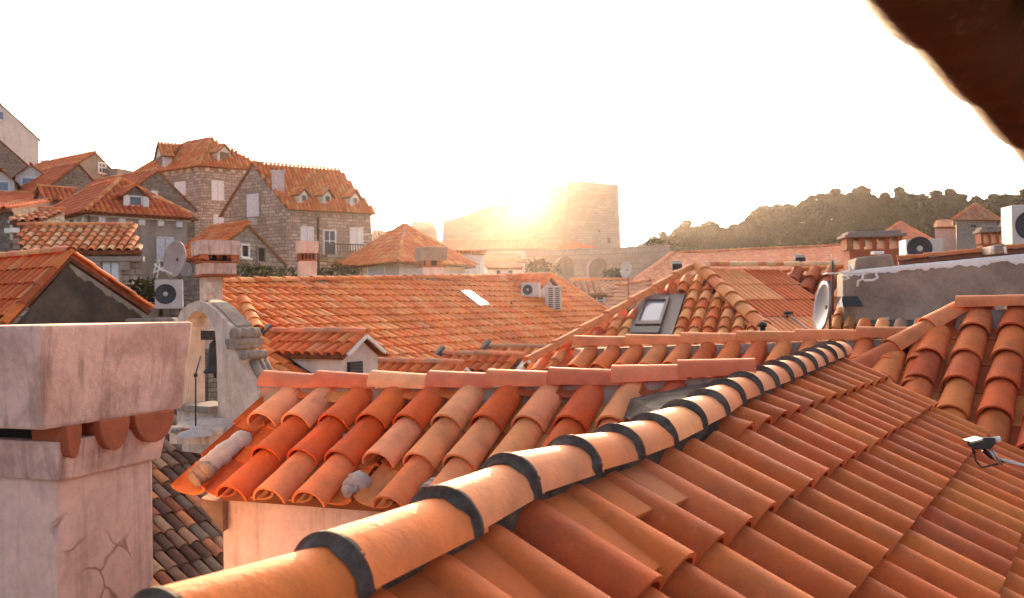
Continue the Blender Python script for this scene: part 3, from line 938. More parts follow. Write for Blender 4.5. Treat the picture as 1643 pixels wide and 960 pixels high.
# ------------------------------------------------------------------ house kit for the quarter
def ground_pt(p, z=0): return V((p.x, p.y, z))
class House:
    """Right-angled-ish house from three pixel-measured eave corners: C0 near, C1 to the right, C3 to the left."""
    def __init__(s, label, c0, c1, c3, base, wall, roofkind, rise, palette, over=.3, name='house', group=None, pitch=.24, exp=.36, minpx=9, tiles=True, cornice=None, ridge=True, wall_par=None):
        s.C = [V(c0), V(c1), V(c1) + V(c3) - V(c0), V(c3)]
        z = s.C[0].z
        for p in s.C: p.z = z
        s.z = z
        cen = (s.C[0] + s.C[2]) / 2
        s.root = thing(name, ground_pt(cen, base), label, 'house', group)
        C = s.C
        s.e01 = (C[1] - C[0]); s.l01 = s.e01.length; s.e01 /= s.l01
        s.e03 = (C[3] - C[0]); s.l03 = s.e03.length; s.e03 /= s.l03
        mb = MB(); mb.hexa([ground_pt(p, base) for p in C], C)
        s.kind = roofkind
        R = V((0, 0, rise))
        polys = []
        if roofkind == 'gable01':                 # ridge runs parallel to C0-C1: gables on C0-C3 and C1-C2
            r0, r1 = (C[0] + C[3]) / 2 + R, (C[1] + C[2]) / 2 + R
            mb.face([C[3], C[0], r0]); mb.face([C[1], C[2], r1])
            g0, g1 = r0 - s.e01 * over * .4, r1 + s.e01 * over * .4
            sl = (C[0] - (C[0] + C[3]) / 2); t = 1 + over / sl.length
            def ev(c, r, sg): return r + (c - r) * t + s.e01 * sg * over * .4
            polys = [[g0, g1, ev(C[1], r1, 1), ev(C[0], r0, -1)], [g1, g0, ev(C[3], r0, -1), ev(C[2], r1, 1)]]
            s.ridges = [(g0, g1)]
        elif roofkind == 'gable03':
            r0, r1 = (C[0] + C[1]) / 2 + R, (C[3] + C[2]) / 2 + R
            mb.face([C[0], C[1], r0]); mb.face([C[2], C[3], r1])
            g0, g1 = r0 - s.e03 * over * .4, r1 + s.e03 * over * .4
            sl = (C[0] - (C[0] + C[1]) / 2); t = 1 + over / sl.length
            def ev(c, r, sg): return r + (c - r) * t + s.e03 * sg * over * .4
            polys = [[g1, g0, ev(C[0], r0, -1), ev(C[3], r1, 1)], [g0, g1, ev(C[2], r1, 1), ev(C[1], r0, -1)]]
            s.ridges = [(g0, g1)]
        elif roofkind == 'hip':
            if s.l01 >= s.l03:
                m0, m1 = (C[0] + C[3]) / 2, (C[1] + C[2]) / 2; ins = s.l03 / 2
                a, b = m0 + s.e01 * min(ins, s.l01 * .49) + R, m1 - s.e01 * min(ins, s.l01 * .49) + R
                E_ = s._out(over, rise, ins)
                polys = [[a, b, E_[1], E_[0]], [b, E_[2], E_[1]], [b, a, E_[3], E_[2]], [a, E_[0], E_[3]]]
                s.ridges = [(a, b), (E_[0], a), (E_[1], b), (E_[3], a)]
            else:
                m0, m1 = (C[0] + C[1]) / 2, (C[3] + C[2]) / 2; ins = s.l01 / 2
                a, b = m0 + s.e03 * min(ins, s.l03 * .49) + R, m1 - s.e03 * min(ins, s.l03 * .49) + R
                E_ = s._out(over, rise, ins)
                polys = [[a, E_[1], E_[0]], [a, b, E_[2], E_[1]], [b, E_[3], E_[2]], [b, a, E_[0], E_[3]]]
                s.ridges = [(a, b), (E_[0], a), (E_[1], a), (E_[3], b)]
        elif roofkind == 'shed':                  # falls towards C0-C1
            mb.face([C[0], C[3], C[3] + R]); mb.face([C[1], C[2] + R, C[2]]); mb.face([C[3], C[2], C[2] + R, C[3] + R])
            t = 1 + over / s.l03
            polys = [[C[3] + R, C[2] + R, C[2] + R + (C[1] - C[2] - R) * t, C[3] + R + (C[0] - C[3] - R) * t]]
            s.ridges = [(C[3] + R, C[2] + R)]
        elif roofkind == 'flat':
            polys = []; s.ridges = []
        s.polys = polys
        s.wall = mb.build('wall', wall, s.root)
        s.roof = None
        if polys:
            pp = [[p + UPZ * .06 for p in q] for q in polys]
            s.roof = deck('roof', pp, 'clay_deck', s.root, .10)
            for q in pp:
                n = (q[1] - q[0]).cross(q[2] - q[0]).normalized(); n = n if n.z > 0 else -n
                ctr = sum(q, V((0, 0, 0))) / len(q)
                if not tiles or (ctr - EYE).dot(n) > 0: continue     # slope turned away from the eye
                h = UPZ.cross(n).normalized(); dn = h.cross(n).normalized(); dn = dn if dn.z < 0 else -dn
                low = min(q, key=lambda p: p.dot(-dn)); low = max(q, key=lambda p: p.dot(dn))
                nrow = math.ceil(((low - q[0]).dot(dn)) / exp)
                O = low - dn * (nrow * exp - .02)
                cells = cells_plane(O, h, dn, pitch, exp, q)
                dist = (ctr - EYE).y
                far = FPX * pitch / dist < minpx
                lay_tiles(s.roof, cells, palette, U_MID, FAR_UNIT if far else MID_UNIT, minpx=minpx, lift=.02)
            if ridge:
                for a, b in s.ridges:
                    a2, b2 = a + UPZ * .10, b + UPZ * .10
                    ridge_line(s.roof, [a2, b2] if a2.z < b2.z else [b2, a2], .12, .42, pal((PALE, 2), (PINK, 1), (ORANGE, 1)))
        if cornice:
            mb = MB()
            for a, b, o in ((C[0], C[1], -s.e03), (C[0], C[3], -s.e01))[:1 if roofkind == 'gable01' else 2]:
                d = (b - a).normalized(); o = (o - d * o.dot(d)).normalized()
                up = -.26
                mb.box((a + b) / 2 + o * .10 + UPZ * up, d * (b - a).length / 2 + d * .1, o * .10, UPZ * .07)
                L = (b - a).length; k = int(L / .75)
                for t in range(k):
                    p = a + d * (L * (t + .5) / k)
                    mb.box(p + o * .08 + UPZ * (up - .20), d * .13, o * .085, UPZ * .12)
            mb.build('cornice', cornice, s.root, kind='stuff')
    def _out(s, over, rise, ins):
        C = s.C; f = over
        dz = V((0, 0, -rise * over / ins))
        a, b = s.e01 * f, s.e03 * f
        return [C[0] - a - b + dz, C[1] + a - b + dz, C[2] + a + b + dz, C[3] - a + b + dz]
    def plane(s, side):
        C = s.C
        a, b = {'r': (C[0], C[1]), 'l': (C[3], C[0])}[side]
        return Plane(a, b, a + UPZ), (b - a).normalized()
    def roofplane(s, k):
        q = s.polys[k]; return Plane(q[0], q[1], q[2])
    def rect(s, side, u0, v0, u1, v1):
        pl, d = s.plane(side)
        a, b = pl.hit(u0, (v0 + v1) / 2), pl.hit(u1, (v0 + v1) / 2)
        t, w = pl.hit((u0 + u1) / 2, v0), pl.hit((u0 + u1) / 2, v1)
        n = pl.n if pl.n.dot(EYE - pl.p) > 0 else -pl.n
        c = V(((a.x + b.x) / 2, (a.y + b.y) / 2, (t.z + w.z) / 2))
        return c, d, n, abs((b - a).dot(d)) / 2, (t.z - w.z) / 2
    def window(s, side, u0, v0, u1, v1, fill='shutter_white', frame='frame_white', leaves=2, grow=1.0, bars=False):
        c, d, n, hw, hh = s.rect(side, u0, v0, u1, v1)
        return window_at(s.root, c, d, n, hw, hh, fill, frame, leaves, bars)
    def box_on(s, side, u0, v0, u1, v1, name, mat, depth):
        c, d, n, hw, hh = s.rect(side, u0, v0, u1, v1)
        mb = MB(); mb.box(c + n * (depth / 2 + .01), d * hw, n * (depth / 2), UPZ * hh)
        return mb.build(name, mat, s.root)
def window_at(root, c, d, n, hw, hh, fill, frame, leaves=2, bars=False):
    fr = min(.09, hw * .25)
    mb = MB()
    for sg in (-1, 1):
        mb.box(c + d * sg * (hw + fr / 2) + n * .03, d * fr / 2, n * .06, UPZ * (hh + fr))
        mb.box(c + UPZ * sg * (hh + fr / 2) + n * .033, d * (hw - .002), n * .063, UPZ * fr / 2)
    mb.box(c - UPZ * (hh + fr + .03) + n * .08, d * (hw + fr * 1.6), n * .12, UPZ * .03)
    w = mb.build('window', frame, root)
    mb = MB(); mb.box(c + n * .012, d * hw, n * .008, UPZ * hh)
    mb.build('pane', 'void_dark' if fill.startswith('shutter') else fill, w)
    if fill.startswith('shutter'):
        for k in range(leaves):
            x0 = -hw + 2 * hw * k / leaves; x1 = -hw + 2 * hw * (k + 1) / leaves
            mb = MB(); cc = c + d * ((x0 + x1) / 2)
            g = (x1 - x0) / 2 - .012
            mb.box(cc + n * .055, d * g, n * .018, UPZ * (hh - .01))
            for t in (-.5, .5): mb.box(cc + n * .078 + UPZ * hh * t, d * g * .72, n * .008, UPZ * hh * .36)
            mb.build('shutter', fill, w)
    elif bars:
        mb = MB()
        mb.box(c + n * .03, d * .02, n * .012, UPZ * hh); mb.box(c + n * .032 + UPZ * hh * .2, d * hw, n * .012, UPZ * .02)
        mb.build('glazing_bar', frame, w)
    return w
def dormer(H, pl, u, v, wpx, hpx, dep, palette, wallmat='white_render', fill='pane_dark', frame='frame_white', shut=None, pitch=.24, exp=.36, kind='gable', rise=.42, over=.18, minpx=9, nrm=None, parent=None):
    """Dormer whose front sill centre is seen at (u, v) on the roof plane pl."""
    P = pl.hit(u, v); n = pl.n if pl.n.z > 0 else -pl.n
    o = nrm.normalized() if nrm else V((n.x, n.y, 0)).normalized()
    d = UPZ.cross(o)
    q = P - EYE; mpp = q.dot(FW) / FPX
    face = abs(d.dot(V((q.y, -q.x, 0)).normalized()))
    hw = wpx * mpp / 2 / max(face, .35); h = hpx * mpp
    back = min(dep, h / max(.2, math.tan(math.acos(n.z))) * 1.05)
    root = parent or H.root
    F = [P - d * hw, P + d * hw]
    mb = MB(); base = [F[0] - UPZ * .3, F[1] - UPZ * .3, F[1] - o * back - UPZ * .3, F[0] - o * back - UPZ * .3]
    top = [p + UPZ * (h + .3) for p in base]
    mb.hexa(base, top)
    A, B = (top[0] + top[1]) / 2 + UPZ * hw * 2 * rise, (top[2] + top[3]) / 2 + UPZ * hw * 2 * rise
    mb.face([top[0], top[1], A])
    body = mb.build('dormer', wallmat, root)
    wx = hw * .55; wy = h * .33
    c = P + UPZ * (h * .55) + o * .0
    window_on = MB()
    fr = hw * .12
    for sg in (-1, 1):
        window_on.box(c + d * sg * (wx + fr / 2) + o * .02, d * fr / 2, o * .035, UPZ * (wy + fr))
        window_on.box(c + UPZ * sg * (wy + fr / 2) + o * .022, d * (wx - .002), o * .037, UPZ * fr / 2)
    window_on.build('window_frame', frame, body)
    mb = MB(); mb.box(c + o * .008, d * wx, o * .006, UPZ * wy); mb.build('pane', fill, body)
    if shut:
        for sg in (-1, 1):
            mb = MB(); x = c + d * sg * (wx * 1.55 + fr) + o * .09; mb.box(x, (d + o * .25 * sg) * wx * .48, o * .02, UPZ * (wy + fr)); mb.build('shutter', shut, body)
    ov = over
    ext = o * ov
    back2 = -o * (hw * 2 * rise / max(.2, math.tan(math.acos(n.z))))
    sides = []
    for sg, (t0, t1) in ((-1, (top[0], top[3])), (1, (top[1], top[2]))):
        k = 1 + ov / hw
        e0 = A + ext + (t0 - A) * k; e1 = B + (t1 - B) * k
        sides.append([A + ext, B + back2, e1, e0])
    mb = MB()
    for p in sides:
        nn = (p[1] - p[0]).cross(p[2] - p[0]).normalized(); nn = nn if nn.z > 0 else -nn
        mb.slab(p, nn * .05)
    mb.build('dormer_eave', 'clay_deck', body)
    for p in sides:
        nn = (p[1] - p[0]).cross(p[2] - p[0]).normalized(); nn = nn if nn.z > 0 else -nn
        if (p[0] - EYE).dot(nn) > 0: continue
        hh_ = (p[0] - p[1]).normalized(); dn = (p[3] - p[0]); ll = dn.length; dn = dn.normalized()
        nr = max(1, round(ll / exp))
        lay_tiles(body, cells_plane(p[0] + nn * .05, -hh_, dn, pitch, ll / nr, p), palette, U_MID, FAR_UNIT if FPX * pitch / q.y < minpx else MID_UNIT, minpx=minpx, lift=.04)
    ridge_line(body, [A + ext + UPZ * .08, B + back2 + UPZ * .08], .10, .4, pal((PINK, 1), (PALE, 1)))
    return body
def simple_chimney(root_label, u0, u1, vt, vb, d, as_part=None, mat='pink_plaster', vents=True, shaft_mat=None, turn=R_(20), name='chimney', vcap=None, zlow=None, group=None):
    c = W((u0 + u1) / 2, vb, d); mpp = d / FPX
    rel = turn + math.atan2(c.x, c.y)
    wd = (u1 - u0) * mpp; hw = wd / 2 / (abs(math.cos(rel)) + abs(math.sin(rel)))
    ax = V((math.cos(turn), math.sin(turn), 0)); ay = V((-math.sin(turn), math.cos(turn), 0))
    c = c + V((0, hw, 0)); c.z = 0
    zt, zb = W(u0, vt, d).z, W(u0, vb, d).z
    H = zt - zb
    root = as_part or thing(name, V((c.x, c.y, zlow if zlow is not None else zb)), root_label, 'chimney', group)
    def ring(k, z): return [V((c.x, c.y, z)) - ax * hw * k - ay * hw * k, V((c.x, c.y, z)) + ax * hw * k - ay * hw * k, V((c.x, c.y, z)) + ax * hw * k + ay * hw * k, V((c.x, c.y, z)) - ax * hw * k + ay * hw * k]
    vc = vcap if vcap is not None else .55
    zc = zt - H * vc
    mb = MB(); mb.hexa(ring(.96, zc), ring(1.0, zt)); cap = mb.build('cap' if not as_part else 'chimney', mat, root, bevel=hw * .03)
    par = root if not as_part else cap
    zv = zc - H * .16
    mb = MB(); mb.hexa(ring(.80, (zlow if zlow is not None else zb - .6)), ring(.80, zv)); mb.build('shaft', shaft_mat or mat, par, bevel=hw * .02)
    mb = MB(); mb.hexa(ring(.88, zv - .05 * H), ring(.90, zv)); mb.build('collar', 'brick_clay', par)
    nb = 5 if vents else 2
    for k in range(nb):
        for d_, a_ in ((-ay, ax), (-ax, ay)):
            mb = MB(); x = (k + .5) / nb * 2 - 1
            p = V((c.x, c.y, (zc + zv) / 2)) + d_ * hw * .78 + a_ * x * hw * .82
            mb.box(p, a_ * hw * .82 / nb * .42, d_ * hw * .08, UPZ * (zc - zv) / 2)
            mb.build('clay_support', 'brick_clay', par)
    mb = MB(); mb.hexa(ring(.6, zv - .02), ring(.6, zc + .01)); mb.build('flue_shade', 'void_dark', par)  # solid near-black core paints the shade between the supports
    return root
def dish(label, c, face, rad, mat, arm=True, mast=None, name='satellite_dish', group=None):
    root = thing(name, c, label, 'dish', group)
    f = face.normalized(); dp = rad * .22
    mb = MB(); prof = [(dp * ((r / 8) ** 2) - dp, rad * r / 8 + .0005) for r in range(9)]
    mb.lathe(c, f, prof + [(-.006 + 0, rad * 1.012), (-.02, rad * 1.0)] + [(dp * ((r / 8) ** 2) - dp - .012, rad * r / 8 + .0005) for r in range(7, -1, -1)], 28)
    mb.build('reflector', mat, root)
    dn = (-UPZ - f * f.dot(-UPZ)).normalized()
    tip = c + f * rad * .95 + dn * rad * .35
    mb = MB(); mb.tube([c + dn * rad * .98 - f * .01, tip], rad * .028, 6); mb.build('feed_arm', 'steel', root)
    mb = MB(); mb.tube([tip - f * rad * .0, tip - f * rad * .16 - dn * rad * .05], rad * .075, 8); mb.build('feed_horn', 'ac_white', root)
    if not arm:
        for nm_ in ('feed_arm', 'feed_horn'):
            for ch in [x for x in root.children if x.name.startswith(nm_)]: bpy.data.objects.remove(ch)
    if mast:
        mb = MB(); b0 = c - f * rad * .35
        mb.tube([c - f * dp * .8, b0], rad * .09, 8); mb.build('bracket', 'rusty_metal', root)
        mb = MB(); mb.tube([V((b0.x, b0.y, mast[0])), V((b0.x, b0.y, mast[1]))], rad * .06, 8); mb.build('mast', 'rusty_metal', root)
    return root
def ac_unit(label, c, right, wid, hei, dep, mat='ac_white', fan=.0, louvre=False, group=None, legs=.0, fanr=.42):
    """c = centre of the front face."""
    r = right.normalized(); f = V((r.y, -r.x, 0))
    f = f if f.dot(EYE - c) > 0 else -f
    root = thing('air_conditioner', c - UPZ * hei / 2, label, 'air conditioner', group)
    mb = MB(); mb.box(c - f * dep / 2, r * wid / 2, f * dep / 2, UPZ * hei / 2); mb.build('casing', mat, root, bevel=.012 * hei / .6)
    if louvre:
        for sgn in (-1, 1):
            for k in range(11):
                mb = MB(); mb.box(c + f * .012 + r * sgn * wid * .22 + UPZ * hei * (.40 - .08 * k), r * wid * .15, f * .01, UPZ * hei * .022); mb.build('louvre', 'fan_dark', root)
    else:
        rr = hei * fanr; fc = c + r * fan * wid
        mb = MB(); mb.lathe(fc, f, [(.002, .001), (.002, rr * .92), (.012, rr), (.004, rr * 1.05)], 28); mb.build('fan_grille', 'fan_dark', root)
        mb = MB(); mb.lathe(fc, f, [(.02, .001), (.02, rr * .2), (.004, rr * .26)], 12); mb.build('fan_hub', mat, root)
        for q in range(3):
            mb = MB(); mb.lathe(fc, f, [(.014, rr * (.35 + .2 * q)), (.017, rr * (.37 + .2 * q)), (.014, rr * (.39 + .2 * q))], 24); mb.build('grille_ring', 'lead', root)
    if legs:
        for sg in (-1, 1):
            mb = MB(); b = c - f * dep / 2 + r * sg * wid * .36 - UPZ * hei / 2
            mb.box(b - UPZ * legs / 2, r * .025, f * dep * .45, UPZ * legs / 2); mb.build('foot', 'rusty_metal', root)
    return root

# ------------------------------------------------------------------ long orange roof across the middle
PAL_S0 = pal(((.70, .20, .055), 5), ((.64, .15, .04), 3), ((.72, .27, .10), 2))
_blk = {}
def PAL_S(i, j):
    k = (i // 5, (j + i // 5) // 3)
    if k not in _blk: _blk[k] = random.uniform(.86, 1.1)
    c = PAL_S0(i, j); return tuple(x * _blk[k] for x in c)
def long_roof():
    ph = R_(24)
    s = GG * math.cos(ph) - UPZ * math.sin(ph)
    O = W(372, 456, 17.0)
    pl = Plane(O, O + GR, O + s)
    n = pl.n if pl.n.z > 0 else -pl.n
    root = thing('house', V((-1, 20, 0)), 'long house under the wide orange tile roof across the middle', 'house')
    poly = [pl.hit(352, 458), pl.hit(890, 446), pl.hit(1010, 527), pl.hit(1010, 640), pl.hit(560, 680), pl.hit(380, 640)]
    roof = deck('roof', [[p - n * .02 for p in poly]], 'clay_deck', root, .08)
    w = MB()
    q = [poly[5] + GR * .3, poly[3] - GR * .2, poly[2] + V((-.3, .3, 0)), poly[1] + V((-.3, .3, 0)), poly[0] + V((.3, .3, 0))]
    zz = min(p.z for p in q)
    cc = [V((p.x, p.y, p.z - .25)) for p in q]
    w.hexa([V((p.x, p.y, 0)) for p in q], cc); w.build('wall', 'white_render', root)
    cells = cells_plane(O, GR, s, .235, .36, poly)
    lay_tiles(roof, cells, PAL_S, U_MID, MID_UNIT, minpx=9, lift=.03, amt=.025, rot=.02)
    ridge_line(roof, [poly[0] + n * .05, poly[1] + n * .05], .11, .42, pal((ORANGE, 2), (PALE, 1)))
    ridge_line(roof, [poly[2] + n * .05, poly[1] + n * .05], .10, .42, pal((ORANGE, 2), (PALE, 1)))
    # strip of capped verge beside the bell arch
    ridge_line(roof, [pl.hit(412, 540) + n * .08, pl.hit(388, 490) + n * .08], .13, .4, pal((PALE, 2), (ORANGE, 1)))
    # skylight
    a, b, c_, d_ = [pl.hit(*p) + n * .10 for p in ((735, 471), (751, 470), (786, 495), (768, 497))]
    mb = MB(); mb.slab([d_, c_, b, a], n * -.12); sk = mb.build('skylight', 'lead', roof)
    ctr = (a + b + c_ + d_) / 4
    mb = MB(); mb.slab([ctr + (p - ctr) * .80 + n * .006 for p in (d_, c_, b, a)], n * -.004); mb.build('glass_pane', 'pane_sky', roof)
    # stub pipes
    for u, v in ((582, 451), (821, 494)):
        p = pl.hit(u, v); mb = MB(); mb.tube([p - n * .05, p + UPZ * .16], .03, 8); mb.build('vent_pipe', 'rusty_metal', roof)
    # chimney saddle
    for (u, v) in ((505, 446), (700, 449)):
        p = pl.hit(u, v) + n * .06
        mb = MB(); mb.slab([p + GR * .45, p - GR * .45, p - GR * .3 + s * .5, p + GR * .3 + s * .5], n * -.05); mb.build('saddle', 'cement', roof)
    # upper dormer with tiled cheek and louvred air conditioner
    H = type('H', (), {})(); H.root = root
    return root, roof, pl, n, s
LR_ROOT, LR_ROOF, LR_PL, LR_N, LR_S = long_roof()
class _H: pass
lr = _H(); lr.root = LR_ROOT
def tiled_dormer(ridge_a, ridge_b, dn, rows, pitch, wallpoly, wallmat, win, palette, flash=True, name='dormer'):
    """Dormer side seen from the left: ridge from a (left) to b (right), one tile slope falling towards the eye."""
    a, b = ridge_a, ridge_b
    L = (b - a).length; e = (b - a) / L
    n = e.cross(dn).normalized(); n = n if n.z > 0 else -n
    mb = MB()
    exp = dn.length / rows
    A2, B2 = a + dn, b + dn
    o = V((dn.x, dn.y, 0)).normalized()
    dn2 = -o * V((dn.x, dn.y, 0)).length + V((0, 0, dn.z))
    mb.slab([a, b, B2, A2], n * -.05); mb.slab([b + n * -.002, a + n * -.002, a + dn2, b + dn2], V((0, 0, -.05)))
    wp = MB()
    ins = .12
    p = [A2 - o * ins + e * .05, B2 - o * ins - e * ins, b + dn2 + o * ins - e * ins, a + dn2 + o * ins + e * .05]
    z = A2.z - .02
    wp.hexa([V((q.x, q.y, z - 2.2)) for q in p], [V((q.x, q.y, z)) for q in p])
    wp.face([V((p[1].x, p[1].y, z)), V((p[2].x, p[2].y, z)), b - e * ins - UPZ * .05])
    body = wp.build('dormer', wallmat, LR_ROOT)
    mb.build('dormer_eave', 'clay_deck', body)
    lay_tiles(body, cells_plane(a, e, dn.normalized(), pitch, exp, [a, b, B2, A2]), palette, U_MID, MID_UNIT, minpx=9, lift=.03)
    ridge_line(body, [b + n * .04, a + n * .04] if False else [a + UPZ * .05, b + UPZ * .05], .085, .40, pal((PINK, 2), ((.42, .2, .13), 2)))
    if flash:
        mb = MB(); mb.box(a - e * .06 + dn * .12 + UPZ * .02, e * .05, dn.normalized() * .16, n * .16); mb.build('flashing', 'lead', body)
    return body, e, o, z
if True:
    PD = pal(((.60, .14, .042), 3), ((.54, .11, .034), 3), ((.62, .21, .075), 2))
    dl = V((-.56, -.83, -.60)).normalized()
    def run(u, v, u2):
        """Ridge of a dormer: leaves the big roof at (u, v) and runs level along its fall until it is seen at u2."""
        a = LR_PL.hit(u, v) + LR_N * .05
        L = .2
        while proj(a + GG * L)[0] < u2 and L < 8: L += .02
        return a, a + GG * L
    for k, (u, v, u2, ln) in enumerate(((436, 543, 585, .60), (604, 590, 742, .55), (712, 577, 842, .50), (786, 565, 900, .50))):
        a, b = run(u, v, u2)
        body, e, o, z = tiled_dormer(a, b, dl * ln, 2, .22, None, 'white_render', None, PD)
        gp = Plane(b - e * .12, b - e * .12 + GR, b - e * .12 + UPZ)
        mb = MB()                                              # bargeboards on the gable end
        for sg in (-1, 1):
            t = GR * sg * .42
            mb.beam(b + UPZ * .0 + e * .02, b + t - UPZ * .28 + e * .02, .05, .05)
        mb.build('bargeboard', 'frame_white', body)
        if k == 0:
            c = gp.hit(568, 597) + GG * .02
            mb = MB(); mb.box(c, GR * .15, GG * .03, UPZ * .16); mb.build('window_frame', 'dark_metal', body)
            for q in range(6):
                mb = MB(); mb.box(c + GG * .035 + UPZ * (.12 - .048 * q), GR * .13, GG * .008, UPZ * .014); mb.build('louvre', 'lead', body)
            p0, p1 = LR_PL.hit(444, 562) + LR_N * .05, LR_PL.hit(510, 615) + LR_N * .05
            mb = MB(); mb.beam(p0, p1, .16, .06, LR_N); mb.build('flashing', 'dark_metal', body)
    # top dormer beside the ridge end
    a, b = run(812, 449, 884)
    body, e, o, z = tiled_dormer(a, b, dl * .70, 2, .28, None, 'cream_plaster', None, PD, flash=False)
    c = LR_PL.hit(889, 500) + UPZ * .36 + V((0, -.05, 0))
    ac_unit('tall white air conditioner with two louvre columns standing on the long orange roof', c, V((1, .1, 0)), .42, .70, .28, louvre=True)
    mb = MB(); mb.slab([c + V((-.1, -.1, -.42)), c + V((.5, -.1, -.46)), c + V((.5, .4, -.40)), c + V((-.1, .4, -.40))], V((0, 0, -.04))); mb.build('plinth', 'lead', LR_ROOF)
    q = LR_PL.hit(850, 465)
    ac_unit('small white air conditioner on the dormer cheek of the long orange roof', W(850, 465, q.y - 1.5), V((1, -.25, 0)), .50, .38, .3, fan=-.12, fanr=.36)

# two chimneys rising behind that ridge
simple_chimney('slim cream chimney behind the left half of the long orange ridge', 470, 508, 387, 448, 20.5, mat='pink_plaster', vcap=.32, zlow=11)
simple_chimney('square pale chimney behind the middle of the long orange ridge', 663, 717, 397, 450, 25.0, mat='cement', shaft_mat='cream_plaster', vcap=.40, vents=False, zlow=11)
# round-capped chimney with satellite dishes near the bell arch
def banded_chimney():
    d = 13.0; c = W(337, 440, d); c.y += .25; root = thing('chimney', V((c.x, c.y, 9)), 'broad banded chimney above the bell arch, beside the big tan dish', 'chimney')
    t = R_(14) - math.atan2(c.x, c.y) * 1.0
    ax = V((math.cos(t), math.sin(t), 0)); ay = V((-math.sin(t), math.cos(t), 0)); k = d / FPX
    def blk(nm, wpx, v0, v1, mat, taper=1.0, bev=.012, du=0):
        hw = wpx * k / 2 / 1.16; z0, z1 = W(337, v1, d).z, W(337, v0, d).z; cc = V((c.x, c.y, 0)) + ax * du * k
        mb = MB(); r = lambda q, z: [cc + ax * hw * sx * q + ay * hw * sy * q + UPZ * z for sx, sy in ((-1, -1), (1, -1), (1, 1), (-1, 1))]
        mb.hexa(r(taper, z0), r(1, z1)); return mb.build(nm, mat, root, bevel=bev)
    blk('cap', 74, 386, 409, 'stained_pink', .98); blk('flue_shade', 50, 408, 422, 'void_dark', 1, 0); blk('drum', 62, 420, 440, 'stained_pink'); blk('tile_course', 68, 419, 422, 'brick_clay', 1, .004)  # shade under the cap is painted as a near-black block
    blk('collar', 66, 440, 444, 'brick_clay', 1, .006); blk('shaft', 34, 444, 560, 'old_limewash', 1, .01, -8)
    hw = 64 * k / 2 / 1.16; z = W(337, 419, d).z
    for q in range(4):
        for d_, a_ in ((-ay, ax), (ax, ay), (-ax, ay)):
            P = V((c.x, c.y, z)) + d_ * hw * .7 + a_ * hw * (q / 1.5 - 1) * .86
            o = tile_object('clay_support', U_COVER, frame(P, a_ * hw * .52, d_ * hw * .36, UPZ * .26), (.50, .13, .05), root); adopt(o, root)
banded_chimney()
dish('big tan satellite dish left of the banded chimney', W(279, 416, 12.4), V((-.62, -.85, .12)), .265, 'dish_tan', mast=(11.5, 12.8))
dish('small pale dish hanging low beside the banded chimney', W(297, 432, 12.6), V((.75, -.6, .1)), .11, 'dish_grey')
def old_aerial():
    b = W(252, 446, 12.2); root = thing('aerial', b, 'crooked white aerial standing left of the tan dish', 'antenna')
    for k, (p, q) in enumerate((((252, 446), (256, 424)), ((246, 438), (262, 430)), ((248, 424), (262, 436)), ((256, 430), (276, 440)), ((250, 428), (247, 436)))):
        mb = MB(); mb.tube([W(*p, 12.2), W(*q, 12.15)], .011, 6); mb.build('mast' if k == 0 else 'element', 'frame_white', root)
old_aerial()
ac_unit('dusty grey air conditioner on brackets below the tan dish', W(271, 472, 12.0), V((1, .35, 0)), .36, .40, .26, mat='ac_grey', fan=-.12, fanr=.33)
# ------------------------------------------------------------------ old brown roof deep between chimney and barrel roof
def brown_roof():
    ph = R_(29); s = GG * math.cos(ph) - UPZ * math.sin(ph)
    P = W(300, 850, 10.6); pl = Plane(P, P + GR, P + s); n = pl.n if pl.n.z > 0 else -pl.n
    root = thing('house', ground_pt(P + V((.4, .6, 0))), 'low house under weathered brown tiles, seen between pink chimney and cream wall', 'house')
    poly = [pl.hit(150, 640), pl.hit(330, 668), pl.hit(470, 700), pl.hit(520, 900), pl.hit(460, 1080), pl.hit(120, 1020)]
    roof = deck('roof', [[p - n * .03 for p in poly]], 'clay_deck', root, .06)
    w = MB(); q = [pl.hit(170, 1000), pl.hit(430, 1060), pl.hit(490, 900), pl.hit(450, 710), pl.hit(330, 680), pl.hit(170, 660)]
    w.hexa([ground_pt(p) for p in q], [p - UPZ * .2 for p in q]); w.build('wall', 'cream_plaster', root)
    cells = cells_plane(P, GR, s, .16, .29, poly)
    pf = pal((BROWN, 5), (OLD, 3), (GREYB, 2), ((.55, .22, .11), 2), ((.26, .09, .055), 2), ((.40, .24, .16), 1))
    lay_tiles(roof, cells, pf, U_MID, MID_UNIT, minpx=9, lift=.03, amt=.03, rot=.03)
brown_roof()

